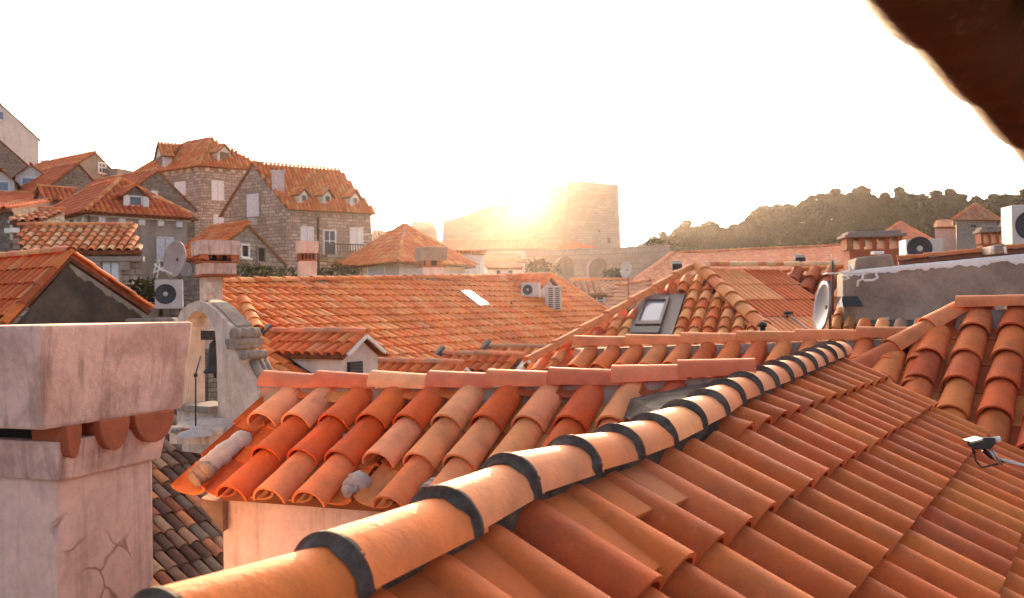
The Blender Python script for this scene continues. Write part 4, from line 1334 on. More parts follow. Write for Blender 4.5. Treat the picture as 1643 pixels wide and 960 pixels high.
# ------------------------------------------------------------------ bell arch
def bell_arch():
    P = W(347, 600, 9.0); pl = Plane(P, P + GG, P + UPZ)
    T = GR * .25
    root = thing('bell_gable', ground_pt(P, 9.5), 'weathered white bell arch with grey scroll mouldings and a hanging bell', 'bell arch')
    outer = [(284, 712), (284, 560), (284, 515), (289, 500), (302, 488), (318, 483), (332, 487), (346, 498), (358, 511), (371, 524), (376, 560), (388, 590), (400, 612), (412, 640), (420, 712)]
    inner = [(297, 712), (297, 560), (297, 525), (300, 512), (307, 503), (316, 498), (326, 502), (334, 509), (340, 519), (345, 533), (347, 558), (348, 580), (348, 605), (349, 640), (349, 712)]
    O = [pl.hit(*p) for p in outer]; I = [pl.hit(*p) for p in inner]
    def res(pts, k=3):
        out = []
        for a, b in zip(pts, pts[1:]):
            for t in range(k): out.append(a.lerp(b, t / k))
        return out + [pts[-1]]
    O, I = res(O), res(I)
    rnd = random.Random(4); mb = MB()
    n = len(O)
    for k in range(n - 1):
        mb.face([I[k], I[k + 1], O[k + 1], O[k]]); mb.face([O[k] + T, O[k + 1] + T, I[k + 1] + T, I[k] + T])
        mb.face([O[k], O[k + 1], O[k + 1] + T, O[k] + T]); mb.face([I[k] + T, I[k + 1] + T, I[k + 1], I[k]])
    ob = mb.build('arch', 'old_limewash', root)
    # grey rendered back of the arch (weather coat)
    ex = MB()
    for k in range(15, 30):
        a, b = O[k], O[k + 1]
        up = lambda p, q: (p + UPZ * .012 + GG * .008)
        ex.face([up(a, 0) + T * .22, up(b, 0) + T * .22, up(b, 0) + T * 1.02, up(a, 0) + T * 1.02], True)
    ex.build('weather_coat', 'moulding_stone', root)
    def scroll(u, v, rad, ln, nm='scroll'):
        c = pl.hit(u, v) + GG * .03
        mb = MB(); prof = []
        for k in range(13):
            f = k / 12; prof.append((ln * f, rad * (1 + .12 * math.sin(f * math.pi * 6))))
        mb.lathe(c - T * .15, GR, [(0, .001)] + prof + [(ln, .001)], 20); mb.build(nm, 'moulding_stone', root)
    scroll(376, 536, .062, .30); scroll(389, 570, .046, .30)
    def course(u0, v0, u1, v1, out, th):
        a, b = pl.hit(u0, v0), pl.hit(u1, v1)
        mb = MB(); c = (a + b) / 2 + T * .5 + GG * out / 2
        mb.box(c, GG * (abs((b - a).dot(GG)) / 2 + out / 2), GR * .17, UPZ * th); mb.build('moulding', 'moulding_stone', root, bevel=.012)
    course(366, 548, 376, 548, .09, .03); course(368, 556, 378, 556, .06, .028)
    # curved buttress moulding
    pts = [pl.hit(*p) + GG * .03 + T * .6 for p in ((384, 580), (392, 597), (403, 617), (412, 640), (418, 680))]
    for k, off in enumerate((0, .07, .14)):
        mb = MB(); mb.tube([p + GR * off * 1.2 - GG * off * .2 for p in pts], .045 - k * .006, 10); mb.build('moulding', 'moulding_stone', root)
    # cross-shaped finial
    c = pl.hit(317, 470) + T * .5
    mb = MB(); mb.box(c, GG * .03, GR * .03, UPZ * .11); mb.box(c + UPZ * .02, GG * .075, GR * .0295, UPZ * .028); mb.build('finial_cross', 'old_limewash', root, bevel=.006)
    # ledge
    a, b = pl.hit(297, 655), pl.hit(348, 655)
    mb = MB(); mb.box((a + b) / 2 + T * .5, GG * (b - a).length / 2, GR * .22, UPZ * .035); mb.build('ledge', 'moulding_stone', root, bevel=.01)
    mb = MB(); mb.box((a + b) / 2 + T * .5 - UPZ * .25, GG * (b - a).length / 2 * .99, GR * .168, UPZ * .214); mb.build('sill_wall', 'old_limewash', root)
    # bell, hung on a headstock
    bc = pl.hit(337, 596) + T * .25
    bell = thing('bell', bc, 'dark bronze bell hanging in the white arch', 'bell')
    z0 = bc
    mb = MB(); prof = [(0, .115), (.015, .118), (.05, .094), (.12, .075), (.22, .066), (.30, .054), (.34, .02), (.345, .001)]
    mb.lathe(z0 - UPZ * .02, UPZ, prof, 24); mb.build('body', 'bell_bronze', bell)
    mb = MB(); mb.box(z0 + UPZ * .375, GG * .15, GR * .06, UPZ * .05); mb.build('headstock', 'dark_wood', bell)
    mb = MB(); mb.tube([z0 + UPZ * .05, z0 - UPZ * .07], .012, 8); mb.build('clapper', 'bell_bronze', bell)
    # lightning rod in front of the arch with a mortar foot
    f = W(314, 690, 8.4)
    rod = thing('iron_rod', f, 'thin iron rod standing in a pale mortar lump before the arch', 'rod')
    mb = MB(); mb.tube([f, W(314, 600, 8.4), W(322, 572, 8.6)], .008, 6); mb.build('rod', 'dark_metal', rod)
    mb = MB(); mb.lathe(f - UPZ * .05, UPZ, [(0, .17), (.03, .15), (.055, .06), (.08, .03), (.09, .001)], 14); mb.build('foot', 'pale_mortar', rod)
    mb = MB(); mb.lathe(W(314, 602, 8.4), UPZ, [(-.02, .001), (-.015, .02), (.015, .02), (.02, .001)], 8); mb.build('clamp', 'dark_metal', rod)
    # rubble-topped low wall below the arch
    wl = thing('low_wall', W(325, 690, 8.5) - UPZ * .28, 'crumbling low wall top with loose mortar below the bell arch', 'wall')
    mb = MB(); c0, c1 = W(272, 696, 8.6), W(400, 698, 8.5)
    dz_ = V((0, 0, -.10)); mb.hexa([c0 + dz_, c1 + dz_, c1 + V((0, .35, -.10)), c0 + V((0, .35, -.10))], [c0, c1, c1 + V((0, .35, .12)), c0 + V((0, .35, .12))])
    mb.build('masonry', 'old_limewash', wl)
    for k in range(14):
        p = c0.lerp(c1, rnd.random()) + V((0, rnd.uniform(0, .2), .03))
        mb = MB(); s_ = rnd.uniform(.04, .10)
        mb.box(p, V((s_, rnd.uniform(-.02, .02), .0)), V((0, s_ * .7, 0)), V((rnd.uniform(-.01, .01), 0, s_ * .35)))
        mb.build('loose_stone', rnd.choice(['pale_mortar', 'moulding_stone', 'old_limewash', 'brick_clay']), wl, bevel=s_ * .2)
bell_arch()

# ------------------------------------------------------------------ pyramid roof, centre right
def pyramid_roof():
    A = W(1118, 436, 12.4); Rb = W(1243, 556, 9.9); Lb = W(838, 600, 10.6)
    Rt = W(1345, 432, 14.2)                                  # ridge's right end
    root = thing('house', ground_pt(W(1120, 500, 12)), 'house with pyramid roof, framed skylight and mixed pale and red tiles', 'house')
    front = Plane(A, Lb, Rb)
    n = front.n if front.n.z > 0 else -front.n
    e1 = UPZ.cross(n).normalized(); e1 = e1 if e1.x > 0 else -e1
    cdir = (front.hit(1076, 546) - front.hit(1105, 470)).normalized()
    bot = [front.hit(1243, 560), front.hit(1180, 640), front.hit(838, 640)]
    pf = [A, Rb, bot[1], bot[2], Lb]
    # right slope through A, Rt, Rb
    right = Plane(A, Rt, Rb); n2 = right.n if right.n.z > 0 else -right.n
    pr = [A, right.hit(1262, 436), right.hit(1312, 490), right.hit(1460, 580), right.hit(1250, 575)]
    roof = deck('roof', [[p - n * .02 for p in pf], [p - n2 * .02 for p in pr]], 'clay_deck', root, .05)
    w = MB(); q = [bot[2] + V((.3, .5, -.5)), bot[1] + V((0, .5, -.5)), right.hit(1440, 570) + V((-.2, .3, -.4)), Rt + V((0, .6, -1.2)), A + V((-2.5, 1.5, -1.2))]
    zz = min(p.z for p in q)
    w.hexa([ground_pt(p) for p in q], [ground_pt(p, zz) for p in q]); w.build('wall', 'old_limewash', root)
    pfc = pal(((.68, .28, .11), 5), ((.56, .115, .03), 4), ((.62, .165, .045), 2))
    cells = cells_plane(A, e1, cdir, .175, .28, pf)
    # skylight area is kept clear of tiles
    sk = [(1030, 475), (1098, 478), (1076, 545), (1006, 545)]
    def hid(c):
        u, v = proj(c[2] + c[4] * .5); return inside((u, v), sk)
    lay_tiles(roof, [c for c in cells if not hid(c)], pfc, U_COVERW, MID_UNIT, most=300, minpx=9, lift=.07, shift=0)
    joined_tiles('pan_tile_field', PAN_UNIT, [(frame(c[2] - c[3] * .5, c[3], c[4], c[5]), pfc(0, 0)) for c in cells if not hid(c)], roof)
    c2 = (right.hit(1310, 500) - right.hit(1245, 455)).normalized(); h2 = UPZ.cross(n2).normalized(); h2 = h2 if h2.x > 0 else -h2
    rnd = random.Random(8)
    def rc(i, j):
        k = rnd.uniform(.9, 1.1)
        base = (.50, .125, .035) if (i * 3 + j * 5) % 11 < 7 else (.62, .25, .095)
        return tuple(x * k for x in base)
    cells = [(i, j, P, l, d, nn * .75) for i, j, P, l, d, nn in cells_plane(A, h2, c2, .092, .60, pr)]
    # courses in blocks of like colour, as laid
    rows = {}
    def rc2(i, j):
        key = (j, i // 10)
        if key not in rows: rows[key] = (.74, .29, .125) if rnd.random() < (.85 if i < 5 + j * 2.2 else .10) else (.55, .115, .03)
        return tuple(x * rnd.uniform(.92, 1.08) for x in rows[key])
    lay_tiles(roof, cells, rc2, U_MID, MID_UNIT, minpx=9, lift=.02, rot=.006, amt=.01)
    rp = pal(((.54, .18, .075), 3), ((.60, .25, .11), 2))
    ridge_line(roof, [Rb + n * .04 + n2 * .04, A + UPZ * .08], .10, .34, rp)
    ridge_line(roof, [W(850, 596, 10.5) + n * .1, A + UPZ * .08], .085, .5, pal(((.55, .175, .065), 1)))
    ridge_line(roof, [Rt + UPZ * .05, A + UPZ * .07], .075, .20, pal(((.66, .40, .24), 2), ((.56, .2, .08), 1)), minpx=5)
    # skylight: lead surround, brown frame, pane
    def q4(pts, h): return [front.hit(*p) + n * h for p in pts]
    mb = MB(); mb.slab(q4([(1004, 548), (1078, 548), (1100, 478), (1030, 476)], .06), n * -.05); mb.build('skylight_flashing', 'brown_frame', roof)
    fr = q4([(1020, 531), (1062, 531), (1076, 486), (1037, 486)], .10); ctr = sum(fr, V((0, 0, 0))) / 4
    ins = [ctr + (p - ctr) * .78 for p in fr]
    mb = MB()
    for k in range(4):
        a, b, c_, d_ = fr[k], fr[(k + 1) % 4], ins[(k + 1) % 4], ins[k]
        mb.slab([a, b, c_, d_], n * -.08)
    mb.build('skylight', 'brown_frame', roof)
    mb = MB(); mb.slab([p - n * .03 for p in ins], n * -.02); mb.build('glass_pane', 'pane_sky', roof)
    mb = MB(); mb.slab(q4([(1012, 545), (1058, 545), (1062, 535), (1017, 535)], .10), n * -.04); mb.build('sill_flashing', 'lead', roof)
    # vent pipe
    p = right.hit(1224, 556); mb = MB(); mb.tube([p - UPZ * .1, p + UPZ * .22], .035, 10); mb.lathe(p + UPZ * .22, UPZ, [(0, .035), (.0, .05), (.04, .05), (.06, .001)], 10); mb.build('vent_pipe', 'dark_metal', roof)
    p = right.hit(1262, 512); mb = MB(); mb.box(p + n2 * .08, V((.05, 0, 0)), V((0, .03, 0)), V((0, 0, .02))); mb.tube([p, p + n2 * .08], .012, 6); mb.build('hook', 'dark_metal', roof)
    cb = MB(); cb.tube([right.hit(u, v) + n2 * .06 for u, v in ((1262, 513), (1278, 522), (1290, 534), (1312, 541), (1345, 556))], .010, 6); cb.build('cable', 'ac_grey', roof)
    # steeper slope to the right with its own barrels, down to the wall
    O = W(1266, 440, 13.6); dn = V((-.62, -.95, -.62)).normalized(); ee = (W(1352, 436, 13.2) - O).normalized()
    sl = Plane(O, O + ee, O + dn); n3 = sl.n if sl.n.z > 0 else -sl.n
    poly = [O, sl.hit(1356, 437), sl.hit(1338, 545), sl.hit(1300, 500)]
    dk3 = deck('side_roof', [[p - n3 * .02 for p in poly]], 'clay_deck', root, .05)
    lay_tiles(dk3, cells_plane(O, ee, dn, .26, .36, poly), pal((RED, 3), (PALE, 2), (BRICK, 3)), U_COVERW, MID_UNIT, lift=.06)
    ridge_line(dk3, [W(1352, 432, 13.2), W(1262, 438, 13.7)], .07, .5, pal((ORANGE, 1)))
    # short tiled apron by the wall
    O = W(1342, 492, 9.6); ee = V((.85, -.5, 0)).normalized(); dn = V((-.50, -.80, -.60)).normalized()
    sl = Plane(O, O + ee, O + dn); n3 = sl.n if sl.n.z > 0 else -sl.n
    poly = [O, sl.hit(1378, 491), sl.hit(1370, 560), sl.hit(1330, 560)]
    dk4 = deck('apron_roof', [[p - n3 * .02 for p in poly]], 'clay_deck', root, .05)
    lay_tiles(dk4, cells_plane(O, ee, dn, .13, .25, poly), pal((PALE, 4), ((.50, .2, .09), 2)), U_COVERW, MID_UNIT, lift=.05, minpx=8)
    O = W(1372, 524, 8.3); ee = V((.85, -.4, 0)).normalized()
    sl = Plane(O, O + ee, O + dn); n3 = sl.n if sl.n.z > 0 else -sl.n
    poly = [O, sl.hit(1500, 521), sl.hit(1480, 575), sl.hit(1360, 575)]
    dk5 = deck('apron_roof', [[p - n3 * .02 for p in poly]], 'clay_deck', root, .05)
    lay_tiles(dk5, cells_plane(O, ee, dn, .16, .3, poly), pal((PALE, 2), (ORANGE, 2), (OLD, 2)), U_COVERW, MID_UNIT, lift=.05, minpx=8)
pyramid_roof()
dish('grey oval satellite dish in front of the plastered wall, right of centre', W(1317, 492, 8.6), V((-.99, .06, .14)), .25, 'dish_grey', arm=False, mast=(11.5, 12.25))

# ------------------------------------------------------------------ grey parapet wall with whitewashed top
def parapet():
    a, b = W(1350, 520, 9.3), W(1700, 520, 8.7)
    t0, t1 = W(1352, 438, 9.3), W(1700, 405, 8.7)
    bk = V((.25, 1, 0)).normalized() * .55
    root = thing('parapet_wall', ground_pt((a + b) / 2), 'stained grey plaster wall with whitewashed top, right of the satellite dish', 'wall')
    mb = MB()
    mb.hexa([ground_pt(a), ground_pt(b), ground_pt(b + bk), ground_pt(a + bk)], [t0, t1, t1 + bk, t0 + bk])
    mb.build('plaster_face', 'cement', root, bevel=.02)
    rnd = random.Random(9)
    # brushed white waterproofing: a lumpy coat over the top edge with runs down the face
    e = (t1 - t0).normalized(); f = V((e.y, -e.x, 0)).normalized(); f = f if f.y < 0 else -f
    L = (t1 - t0).length; N = 90; pr = None; mb = MB(); dr = .05
    for k in range(N + 1):
        p = t0 + e * (L * k / N)
        dr += rnd.uniform(-.02, .02); dr = min(max(dr, .03), .13)
        c = (p + bk * .5 + UPZ * (.022 + rnd.uniform(0, .008)), p + f * .0 + UPZ * .02, p + f * .014 + UPZ * -.004, p + f * .012 - UPZ * dr, p + f * .001 - UPZ * (dr + .004))
        if pr:
            for q in range(4): mb.face([pr[q], pr[q + 1], c[q + 1], c[q]], True)
        pr = c
    mb.build('white_coat', 'white_paint', root)
    pp = Plane(t0 + f * .012, t1 + f * .012, a + f * .012)
    for pts in ([(1353, 438), (1362, 447), (1352, 449)], [(1385, 437), (1384, 448), (1377, 451), (1376, 460)], [(1405, 438), (1408, 446), (1400, 450), (1386, 450)], [(1362, 425), (1367, 436)]):
        mb = MB(); mb.tube([pp.hit(*p) for p in pts], .014, 8); mb.build('paint_run', 'white_paint', root)
    # raised lump of masonry at its left end
    m0, m1 = W(1370, 433, 9.3), W(1437, 430, 9.15)
    mb = MB(); hh = UPZ * .13
    mb.hexa([m0, m1, m1 + bk * .9, m0 + bk * .9], [m0 + hh + V((.03, 0, 0)), m1 + hh * 1.15 - V((.04, 0, 0)), m1 + bk * .9 + hh, m0 + bk * .9 + hh]); mb.build('upstand', 'cement', root, bevel=.025)
    mb = MB(); c = W(1413, 404, 9.3) + bk * .4; mb.box(c, V((.055, 0, 0)), V((0, .05, 0)), V((0, 0, .016))); mb.build('white_cap', 'white_paint', root, bevel=.006)
    # second upstand with white legs, right
    m0, m1 = W(1594, 408, 8.9), W(1613, 406, 8.85)
    mb = MB(); mb.hexa([m0, m1, m1 + bk * .8, m0 + bk * .8], [m0 + UPZ * .09, m1 + UPZ * .10, m1 + bk * .8 + UPZ * .1, m0 + bk * .8 + UPZ * .09]); mb.build('upstand', 'cement', root, bevel=.02)
    for u in (1590, 1614):
        mb = MB(); mb.tube([W(u, 407, 8.84), W(u + (3 if u < 1600 else -2), 396, 8.84)], .014, 8); mb.build('paint_run', 'white_paint', root)
    # lead ledge at the wall foot
    l0, l1 = W(1378, 513, 9.15), W(1530, 513, 8.9)
    mb = MB(); mb.slab([l0, l1, l1 + f * .25 - UPZ * .05, l0 + f * .25 - UPZ * .05], UPZ * -.03); mb.build('lead_flashing', 'lead', root)
    mb = MB(); p = W(1417, 516, 8.8); mb.tube([p + UPZ * .03, p - UPZ * .14], .022, 8); mb.box(p + UPZ * .03, V((.05, 0, 0)), V((0, .03, 0)), V((0, 0, .01))); mb.build('downpipe', 'steel', root)
    # dark lead-topped niche box
    mb = MB(); p = W(1362, 485, 9.15); mb.hexa([p + V((-.10, -.10, -.05)), p + V((.10, -.14, -.05)), p + V((.11, .1, -.05)), p + V((-.1, .1, -.05))], [p + V((-.075, 0, .06)), p + V((.085, -.02, .06)), p + V((.1, .1, .06)), p + V((-.09, .1, .06))]); mb.build('hood', 'dark_metal', root)
    # strip of clay tiles along the back of the top
    r0, r1 = W(1440, 418, 9.6), W(1700, 392, 9.1)
    rr = deck('coping', [[r0, r1, r1 + f * .12 - UPZ * .05, r0 + f * .12 - UPZ * .05]], 'clay_deck', root, .04)
    ridge_line(rr, [r0, r1], .05, .26, pal(((.52, .17, .07), 1)))
parapet()
# aerial mast with boom at the wall end
def aerial():
    b = W(1336, 505, 8.9); t = W(1336, 418, 8.9)
    root = thing('aerial', b, 'thin tv aerial with a crossing boom beside the grey dish', 'antenna')
    mb = MB(); mb.tube([b, t], .012, 8); mb.build('mast', 'rusty_metal', root)
    mb = MB(); mb.tube([W(1326, 439, 8.9), W(1421, 437, 8.7)], .009, 6); mb.build('boom', 'frame_white', root)
    for k in range(6):
        p = W(1326, 439, 8.9).lerp(W(1421, 437, 8.7), k / 5)
        mb = MB(); mb.tube([p + V((-.02, -.12, 0)), p + V((.02, .12, 0))], .004, 5); mb.build('element', 'frame_white', root)
    for du, dv in ((-9, -12), (8, -10), (-3, -16)):
        mb = MB(); mb.tube([t, W(1336 + du, 418 + dv + 6, 8.9)], .004, 5); mb.build('element', 'frame_white', root)
aerial()
ac_unit('wide white air conditioner with a large dark fan behind the whitewashed wall', W(1484, 399, 11.5), V((1, -.12, 0)), .47, .25, .3, fan=-.14, fanr=.62)
ac_unit('tall white air conditioner cut by the right edge of the picture', W(1652, 362, 11.0), V((1, -.1, 0)), .42, .52, .3, fan=.02, fanr=.34)
def vent_stack(label, u0, u1, vt, vb, d, turn):
    c = W((u0 + u1) / 2, vb, d); mpp = d / FPX; hw = (u1 - u0) * mpp / 2
    ax = V((math.cos(turn), math.sin(turn), 0)); ay = V((-math.sin(turn), math.cos(turn), 0))
    zt, zb = W(u0, vt, d).z, c.z; H = zt - zb; c = ground_pt(c) + ay * hw * .5
    root = thing('chimney', V((c.x, c.y, zb - 1.5)), label, 'chimney')
    def bx(nm, x0, x1, y0, y1, z0, z1, mat, bev=.0):
        mb = MB(); mb.box(c + ax * (x0 + x1) / 2 + ay * (y0 + y1) / 2 + UPZ * (z0 + z1) / 2, ax * (x1 - x0) / 2, ay * (y1 - y0) / 2, UPZ * (z1 - z0) / 2); return mb.build(nm, mat, root, bevel=bev)
    w = hw * .82; y = hw * .42
    bx('shaft', -w, w, -y, y, zb - 1.5, zb + H * .18, 'brick_clay')
    n = 5
    for k in range(n):
        x = -w + 2 * w * k / (n - 1)
        bx('pier', x - w * .09, x + w * .09, -y, y, zb + H * .18, zb + H * .72, 'brick_clay')
    bx('slab', -hw, hw, -y * 1.4, y * 1.4, zb + H * .72, zb + H * .86, 'moulding_stone', H * .03)
    bx('slab_top', -hw * .86, hw * .86, -y * 1.15, y * 1.15, zb + H * .86, zt, 'moulding_stone', H * .03)
vent_stack('wide brick chimney with open slots under a flat stone slab', 1357, 1452, 371, 406, 16, R_(-8))
vent_stack('small slotted chimney with flat slab near the right edge', 1574, 1630, 364, 396, 15, R_(-8))
# ------------------------------------------------------------------ dark gable house, left
def dark_gable():
    A = W(112, 411, 14.0); L = W(6, 524, 12.9); Rr = W(243, 499, 15.4)
    Rg = W(-60, 426, 16.6) - A                                # ridge runs back to the left
    root = thing('house', ground_pt(W(120, 480, 14.5)), 'house with dark plastered gable and orange roof, just above the pink chimney', 'house')
    mb = MB()
    ix = (Rr - L); ix.z = 0; ix.normalize()
    a = A - UPZ * .10; l = L + ix * .12 - UPZ * .05; r = Rr - ix * .15 - UPZ * .05
    mb.face([ground_pt(l), ground_pt(r), r, a, l]); mb.face([ground_pt(l), l, l + Rg, ground_pt(l + Rg)]); mb.face([ground_pt(r), ground_pt(r + Rg), r + Rg, r])
    mb.build('wall', 'dark_render', root)
    P1 = [A, A + Rg, L + Rg, L]; P2 = [A, Rr, Rr + Rg, A + Rg]
    roof = deck('roof', [P1, P2], 'clay_deck', root, .06)
    n = (P1[1] - P1[0]).cross(P1[2] - P1[0]).normalized(); n = n if n.z > 0 else -n
    e = Rg.normalized(); dn = (L - A).normalized()
    lay_tiles(roof, cells_plane(A, e, dn, .235, .37, P1), pal(((.60, .14, .042), 4), ((.52, .10, .032), 3), ((.62, .21, .075), 1)), U_MID, MID_UNIT, minpx=9, lift=.03)
    ridge_line(roof, [A + Rg + UPZ * .06, A + UPZ * .06], .11, .42, pal((PALE, 2), (PINK, 1)))
    ridge_line(roof, [Rr + UPZ * .02, A + UPZ * .05], .085, .42, pal((ORANGE, 2), (BRICK, 1)))
    ridge_line(roof, [L + UPZ * .02, A + UPZ * .05], .085, .42, pal((ORANGE, 2), (BRICK, 1)))
    # pale mortar line under the right verge
    mb = MB(); pr = None
    for k in range(25):
        p = (A - UPZ * .12).lerp(Rr - UPZ * .12, k / 24); w_ = random.uniform(.05, .14); nn = V((.3, -.95, 0)) * .03
        c = (p + nn, p + nn * .6 - UPZ * w_)
        if pr: mb.face([pr[0], pr[1], c[1], c[0]])
        pr = c
    mb.build('verge_mortar', 'grey_render', root)
    b = MB(); q = W(225, 506, 14.9); b.box(q + V((.1, .3, -.6)), V((.38, .1, 0)), V((-.05, .3, 0)), V((0, 0, .55))); b.build('buttress', 'grey_render', root, bevel=.05)
dark_gable()

PAL_O = pal(((.62, .155, .046), 5), ((.56, .12, .036), 3), ((.64, .225, .085), 2))
PAL_R = pal(((.52, .105, .04), 5), ((.58, .14, .045), 3), ((.46, .09, .036), 2))
PAL_M = pal(((.58, .20, .08), 4), ((.52, .135, .05), 3), ((.62, .33, .19), 3))
PAL_B = pal(((.42, .17, .10), 4), ((.36, .14, .09), 3), ((.48, .24, .15), 2))

# low range with a single orange slope, stone wall
h = House('low stone house with one mottled orange slope, behind the dark gable', W(32, 402, 24), W(226, 406, 24.6), W(32, 402, 24) + V((-.85, 1.5, 0)), 3, 'grey_stone', 'shed', .74, PAL_M, over=.25, cornice='moulding_stone', minpx=9)
h.window('r', 165, 421, 193, 458, 'shutter_blue', 'moulding_stone')
# beige rendered corner house
h = House('tall beige rendered house with red hip roof and white cornice', W(145, 335, 36), WZ(300, 345, W(145, 335, 36).z), W(48, 350, 41), 4, 'beige_render', 'hip', 1.55, PAL_R, over=.35, cornice='frame_white')
h.window('r', 253, 383, 275, 415, 'shutter_white', 'frame_white')
h.box_on('r', 140, 336, 143, 372, 'downpipe', 'rusty_metal', .12)
dormer(h, h.roofplane(0), 217, 334, 30, 20, 2.5, PAL_R, 'grey_render', 'pane_dark', 'frame_white', 'frame_white', nrm=-h.e03)
dormer(h, h.roofplane(3 if len(h.polys) > 3 else 1), 66, 341, 16, 20, 2.8, PAL_R, 'beige_render', 'pane_dark', 'frame_white', nrm=-h.e01)
# stone gable behind the beige house
h = House('narrow stone house, gable with one white shutter, behind the beige house', W(190, 318, 45), W(312, 334, 50), W(190, 318, 45) + V((-5.0, 3.4, 0)), 5, 'rubble_stone', 'gable03', 1.75, PAL_R, over=.2)
h.window('r', 241, 306, 252, 322, 'shutter_white', 'moulding_stone', 1)
# big stone block with hip roof
zc = W(322, 260, 62).z
h = House('big stone block under an orange hip roof, highest on the slope', W(322, 260, 62), WZ(422, 268, zc), WZ(219, 276, zc), 6, 'warm_stone', 'hip', 2.1, PAL_O, over=.45, cornice='frame_white')
for a in ((341, 292, 357, 319), (344, 346, 357, 363)): h.window('r', *a, fill='shutter_white', frame='frame_white')
h.window('l', 283, 294, 297, 311, 'shutter_white', 'frame_white')
dormer(h, h.roofplane(0), 360, 258, 20, 13, 3.5, PAL_O, 'white_render', 'shutter_brown', 'shutter_brown', nrm=-h.e03)
k = next(i for i in range(len(h.polys)) if (h.roofplane(i).n.dot(V((h.e01.x, h.e01.y, 0))) * (1 if h.roofplane(i).n.z > 0 else -1)) < -.2)
dormer(h, h.roofplane(k), 256, 266, 20, 12, 3.5, PAL_O, 'white_render', 'shutter_brown', 'shutter_brown', nrm=-h.e01)
# long stone house with three dormers
zc = W(459, 330, 50).z
h = House('long stone house with three small dormers and a french window balcony', W(459, 330, 50), WZ(596, 337.5, zc), W(359, 338, 52.5), 5, 'warm_stone', 'gable01', 2.65, PAL_O, over=.3, cornice='moulding_stone')
h.window('l', 397, 311, 417, 348, 'shutter_white', 'moulding_stone')
h.box_on('l', 404, 351, 413, 361, 'air_conditioner_box', 'ac_white', .3)
h.window('r', 484, 366, 501, 387, 'shutter_white', 'frame_white')
h.window('r', 520, 371, 537, 411, 'pane_dark', 'frame_white', bars=True)
h.window('r', 563, 368, 580, 398, 'shutter_white', 'frame_white')
h.box_on('r', 508.5, 334, 511, 440, 'downpipe', 'rusty_metal', .15)
c, d, n, hw, hh = h.rect('r', 515, 394, 572, 413)
mb = MB(); mb.box(c - UPZ * hh + n * .5, d * hw, n * .5, UPZ * .08); mb.build('balcony_slab', 'moulding_stone', h.root)
for t in range(15):
    mb = MB(); mb.box(c + d * hw * (t / 7 - 1) + n * .95, d * .02, n * .02, UPZ * hh); mb.build('baluster', 'rusty_metal', h.root)
mb = MB(); mb.box(c + UPZ * hh + n * .95, d * hw, n * .035, UPZ * .035); mb.build('handrail', 'rusty_metal', h.root)
rp = h.roofplane(0)
for u, v in ((487, 327), (525, 328), (569, 331)):
    dormer(h, rp, u, v, 13, 15, 2.6, PAL_O, 'white_render', 'pane_dark', 'frame_white', nrm=-h.e03)
p = rp.hit(446, 300)
zz = p.z
mb = MB(); mb.box(p + UPZ * .15, V((.33, .1, 0)), V((-.1, .33, 0)), UPZ * .62); ch = mb.build('chimney', 'cream_plaster', h.root, bevel=.02)
mb = MB(); mb.box(p + UPZ * .85, V((.38, .12, 0)), V((-.12, .38, 0)), UPZ * .06); mb.build('chimney_cap', 'cream_plaster', ch)
for s_ in (-.24, 0, .24):
    mb = MB(); mb.box(p + UPZ * 1.0 + V((s_, s_ * .3 - .2, 0)), V((.07, .02, 0)), V((0, .1, 0)), UPZ * .09); mb.build('chimney_pot', 'brick_clay', ch)
# small gabled house
h = House('small pale stone house with two dark windows in its gable', W(332, 414, 34), W(456, 424, 39), W(332, 414, 34) + V((-2.0, 1.3, 0)), 6, 'grey_stone', 'gable03', 1.5, PAL_O, over=.2)
h.window('r', 386, 394, 397, 412, 'void_dark', 'frame_white'); h.window('r', 412, 398, 424, 420, 'void_dark', 'moulding_stone')
# houses stepping up at the upper left
h = House('white gable house with small round eave, topmost at the left edge', W(-60, 222, 95), W(62, 226, 96), W(-60, 222, 95) + V((-9, 7, 0)), 8, 'white_render', 'gable03', 3.8, PAL_R, over=.3)
h.window('r', -6, 180, 6, 192, 'pane_dark', 'frame_white')
h = House('dark rubble gable house below the white one at the left edge', W(-80, 268, 74), W(62, 272, 79), W(-80, 268, 74) + V((-7, 5, 0)), 8, 'rubble_stone', 'gable03', 3.0, PAL_R, over=.25)
h = House('grey rendered gable house with a small dish, on the skyline at left', W(96, 279, 66), W(206, 279, 73), W(96, 279, 66) + V((-7, 4.6, 0)), 8, 'grey_render', 'gable03', 2.2, PAL_O, over=.25)
h.window('r', 158, 263, 168, 277, 'pane_dark', 'frame_white', bars=True)
h.box_on('r', 168, 274, 200, 286, 'lean_to', 'grey_render', 1.2)
rp_ = h.roofplane(0); nn_ = rp_.n if rp_.n.z > 0 else -rp_.n
for du in (0, 11):
    pts_ = [rp_.hit(u + du, v) + nn_ * .25 for u, v in ((62, 262), (72, 262), (80, 250), (70, 251))]
    mb = MB(); mb.slab(pts_, nn_ * -.06); mb.build('solar_panel', 'solar_blue', h.roof)
h = House('stone gable house in front of the grey gable, upper left', W(70, 306, 53), W(178, 306, 58), W(70, 306, 53) + V((-5, 3.5, 0)), 8, 'rubble_stone', 'gable03', 2.0, PAL_R, over=.2)
h = House('grey house with two tiled dormers at the left edge', W(-40, 330, 46), W(88, 325, 47), W(-40, 330, 46) + V((-3, 7, 0)), 6, 'grey_render', 'shed', 1.6, PAL_R, over=.3, cornice='frame_white')
dormer(h, h.roofplane(0), 50, 306, 44, 22, 3, PAL_R, 'white_render', 'pane_dark', 'frame_white', nrm=-h.e03)
dormer(h, h.roofplane(0), 2, 310, 36, 20, 3, PAL_R, 'white_render', 'pane_dark', 'frame_white', nrm=-h.e03)
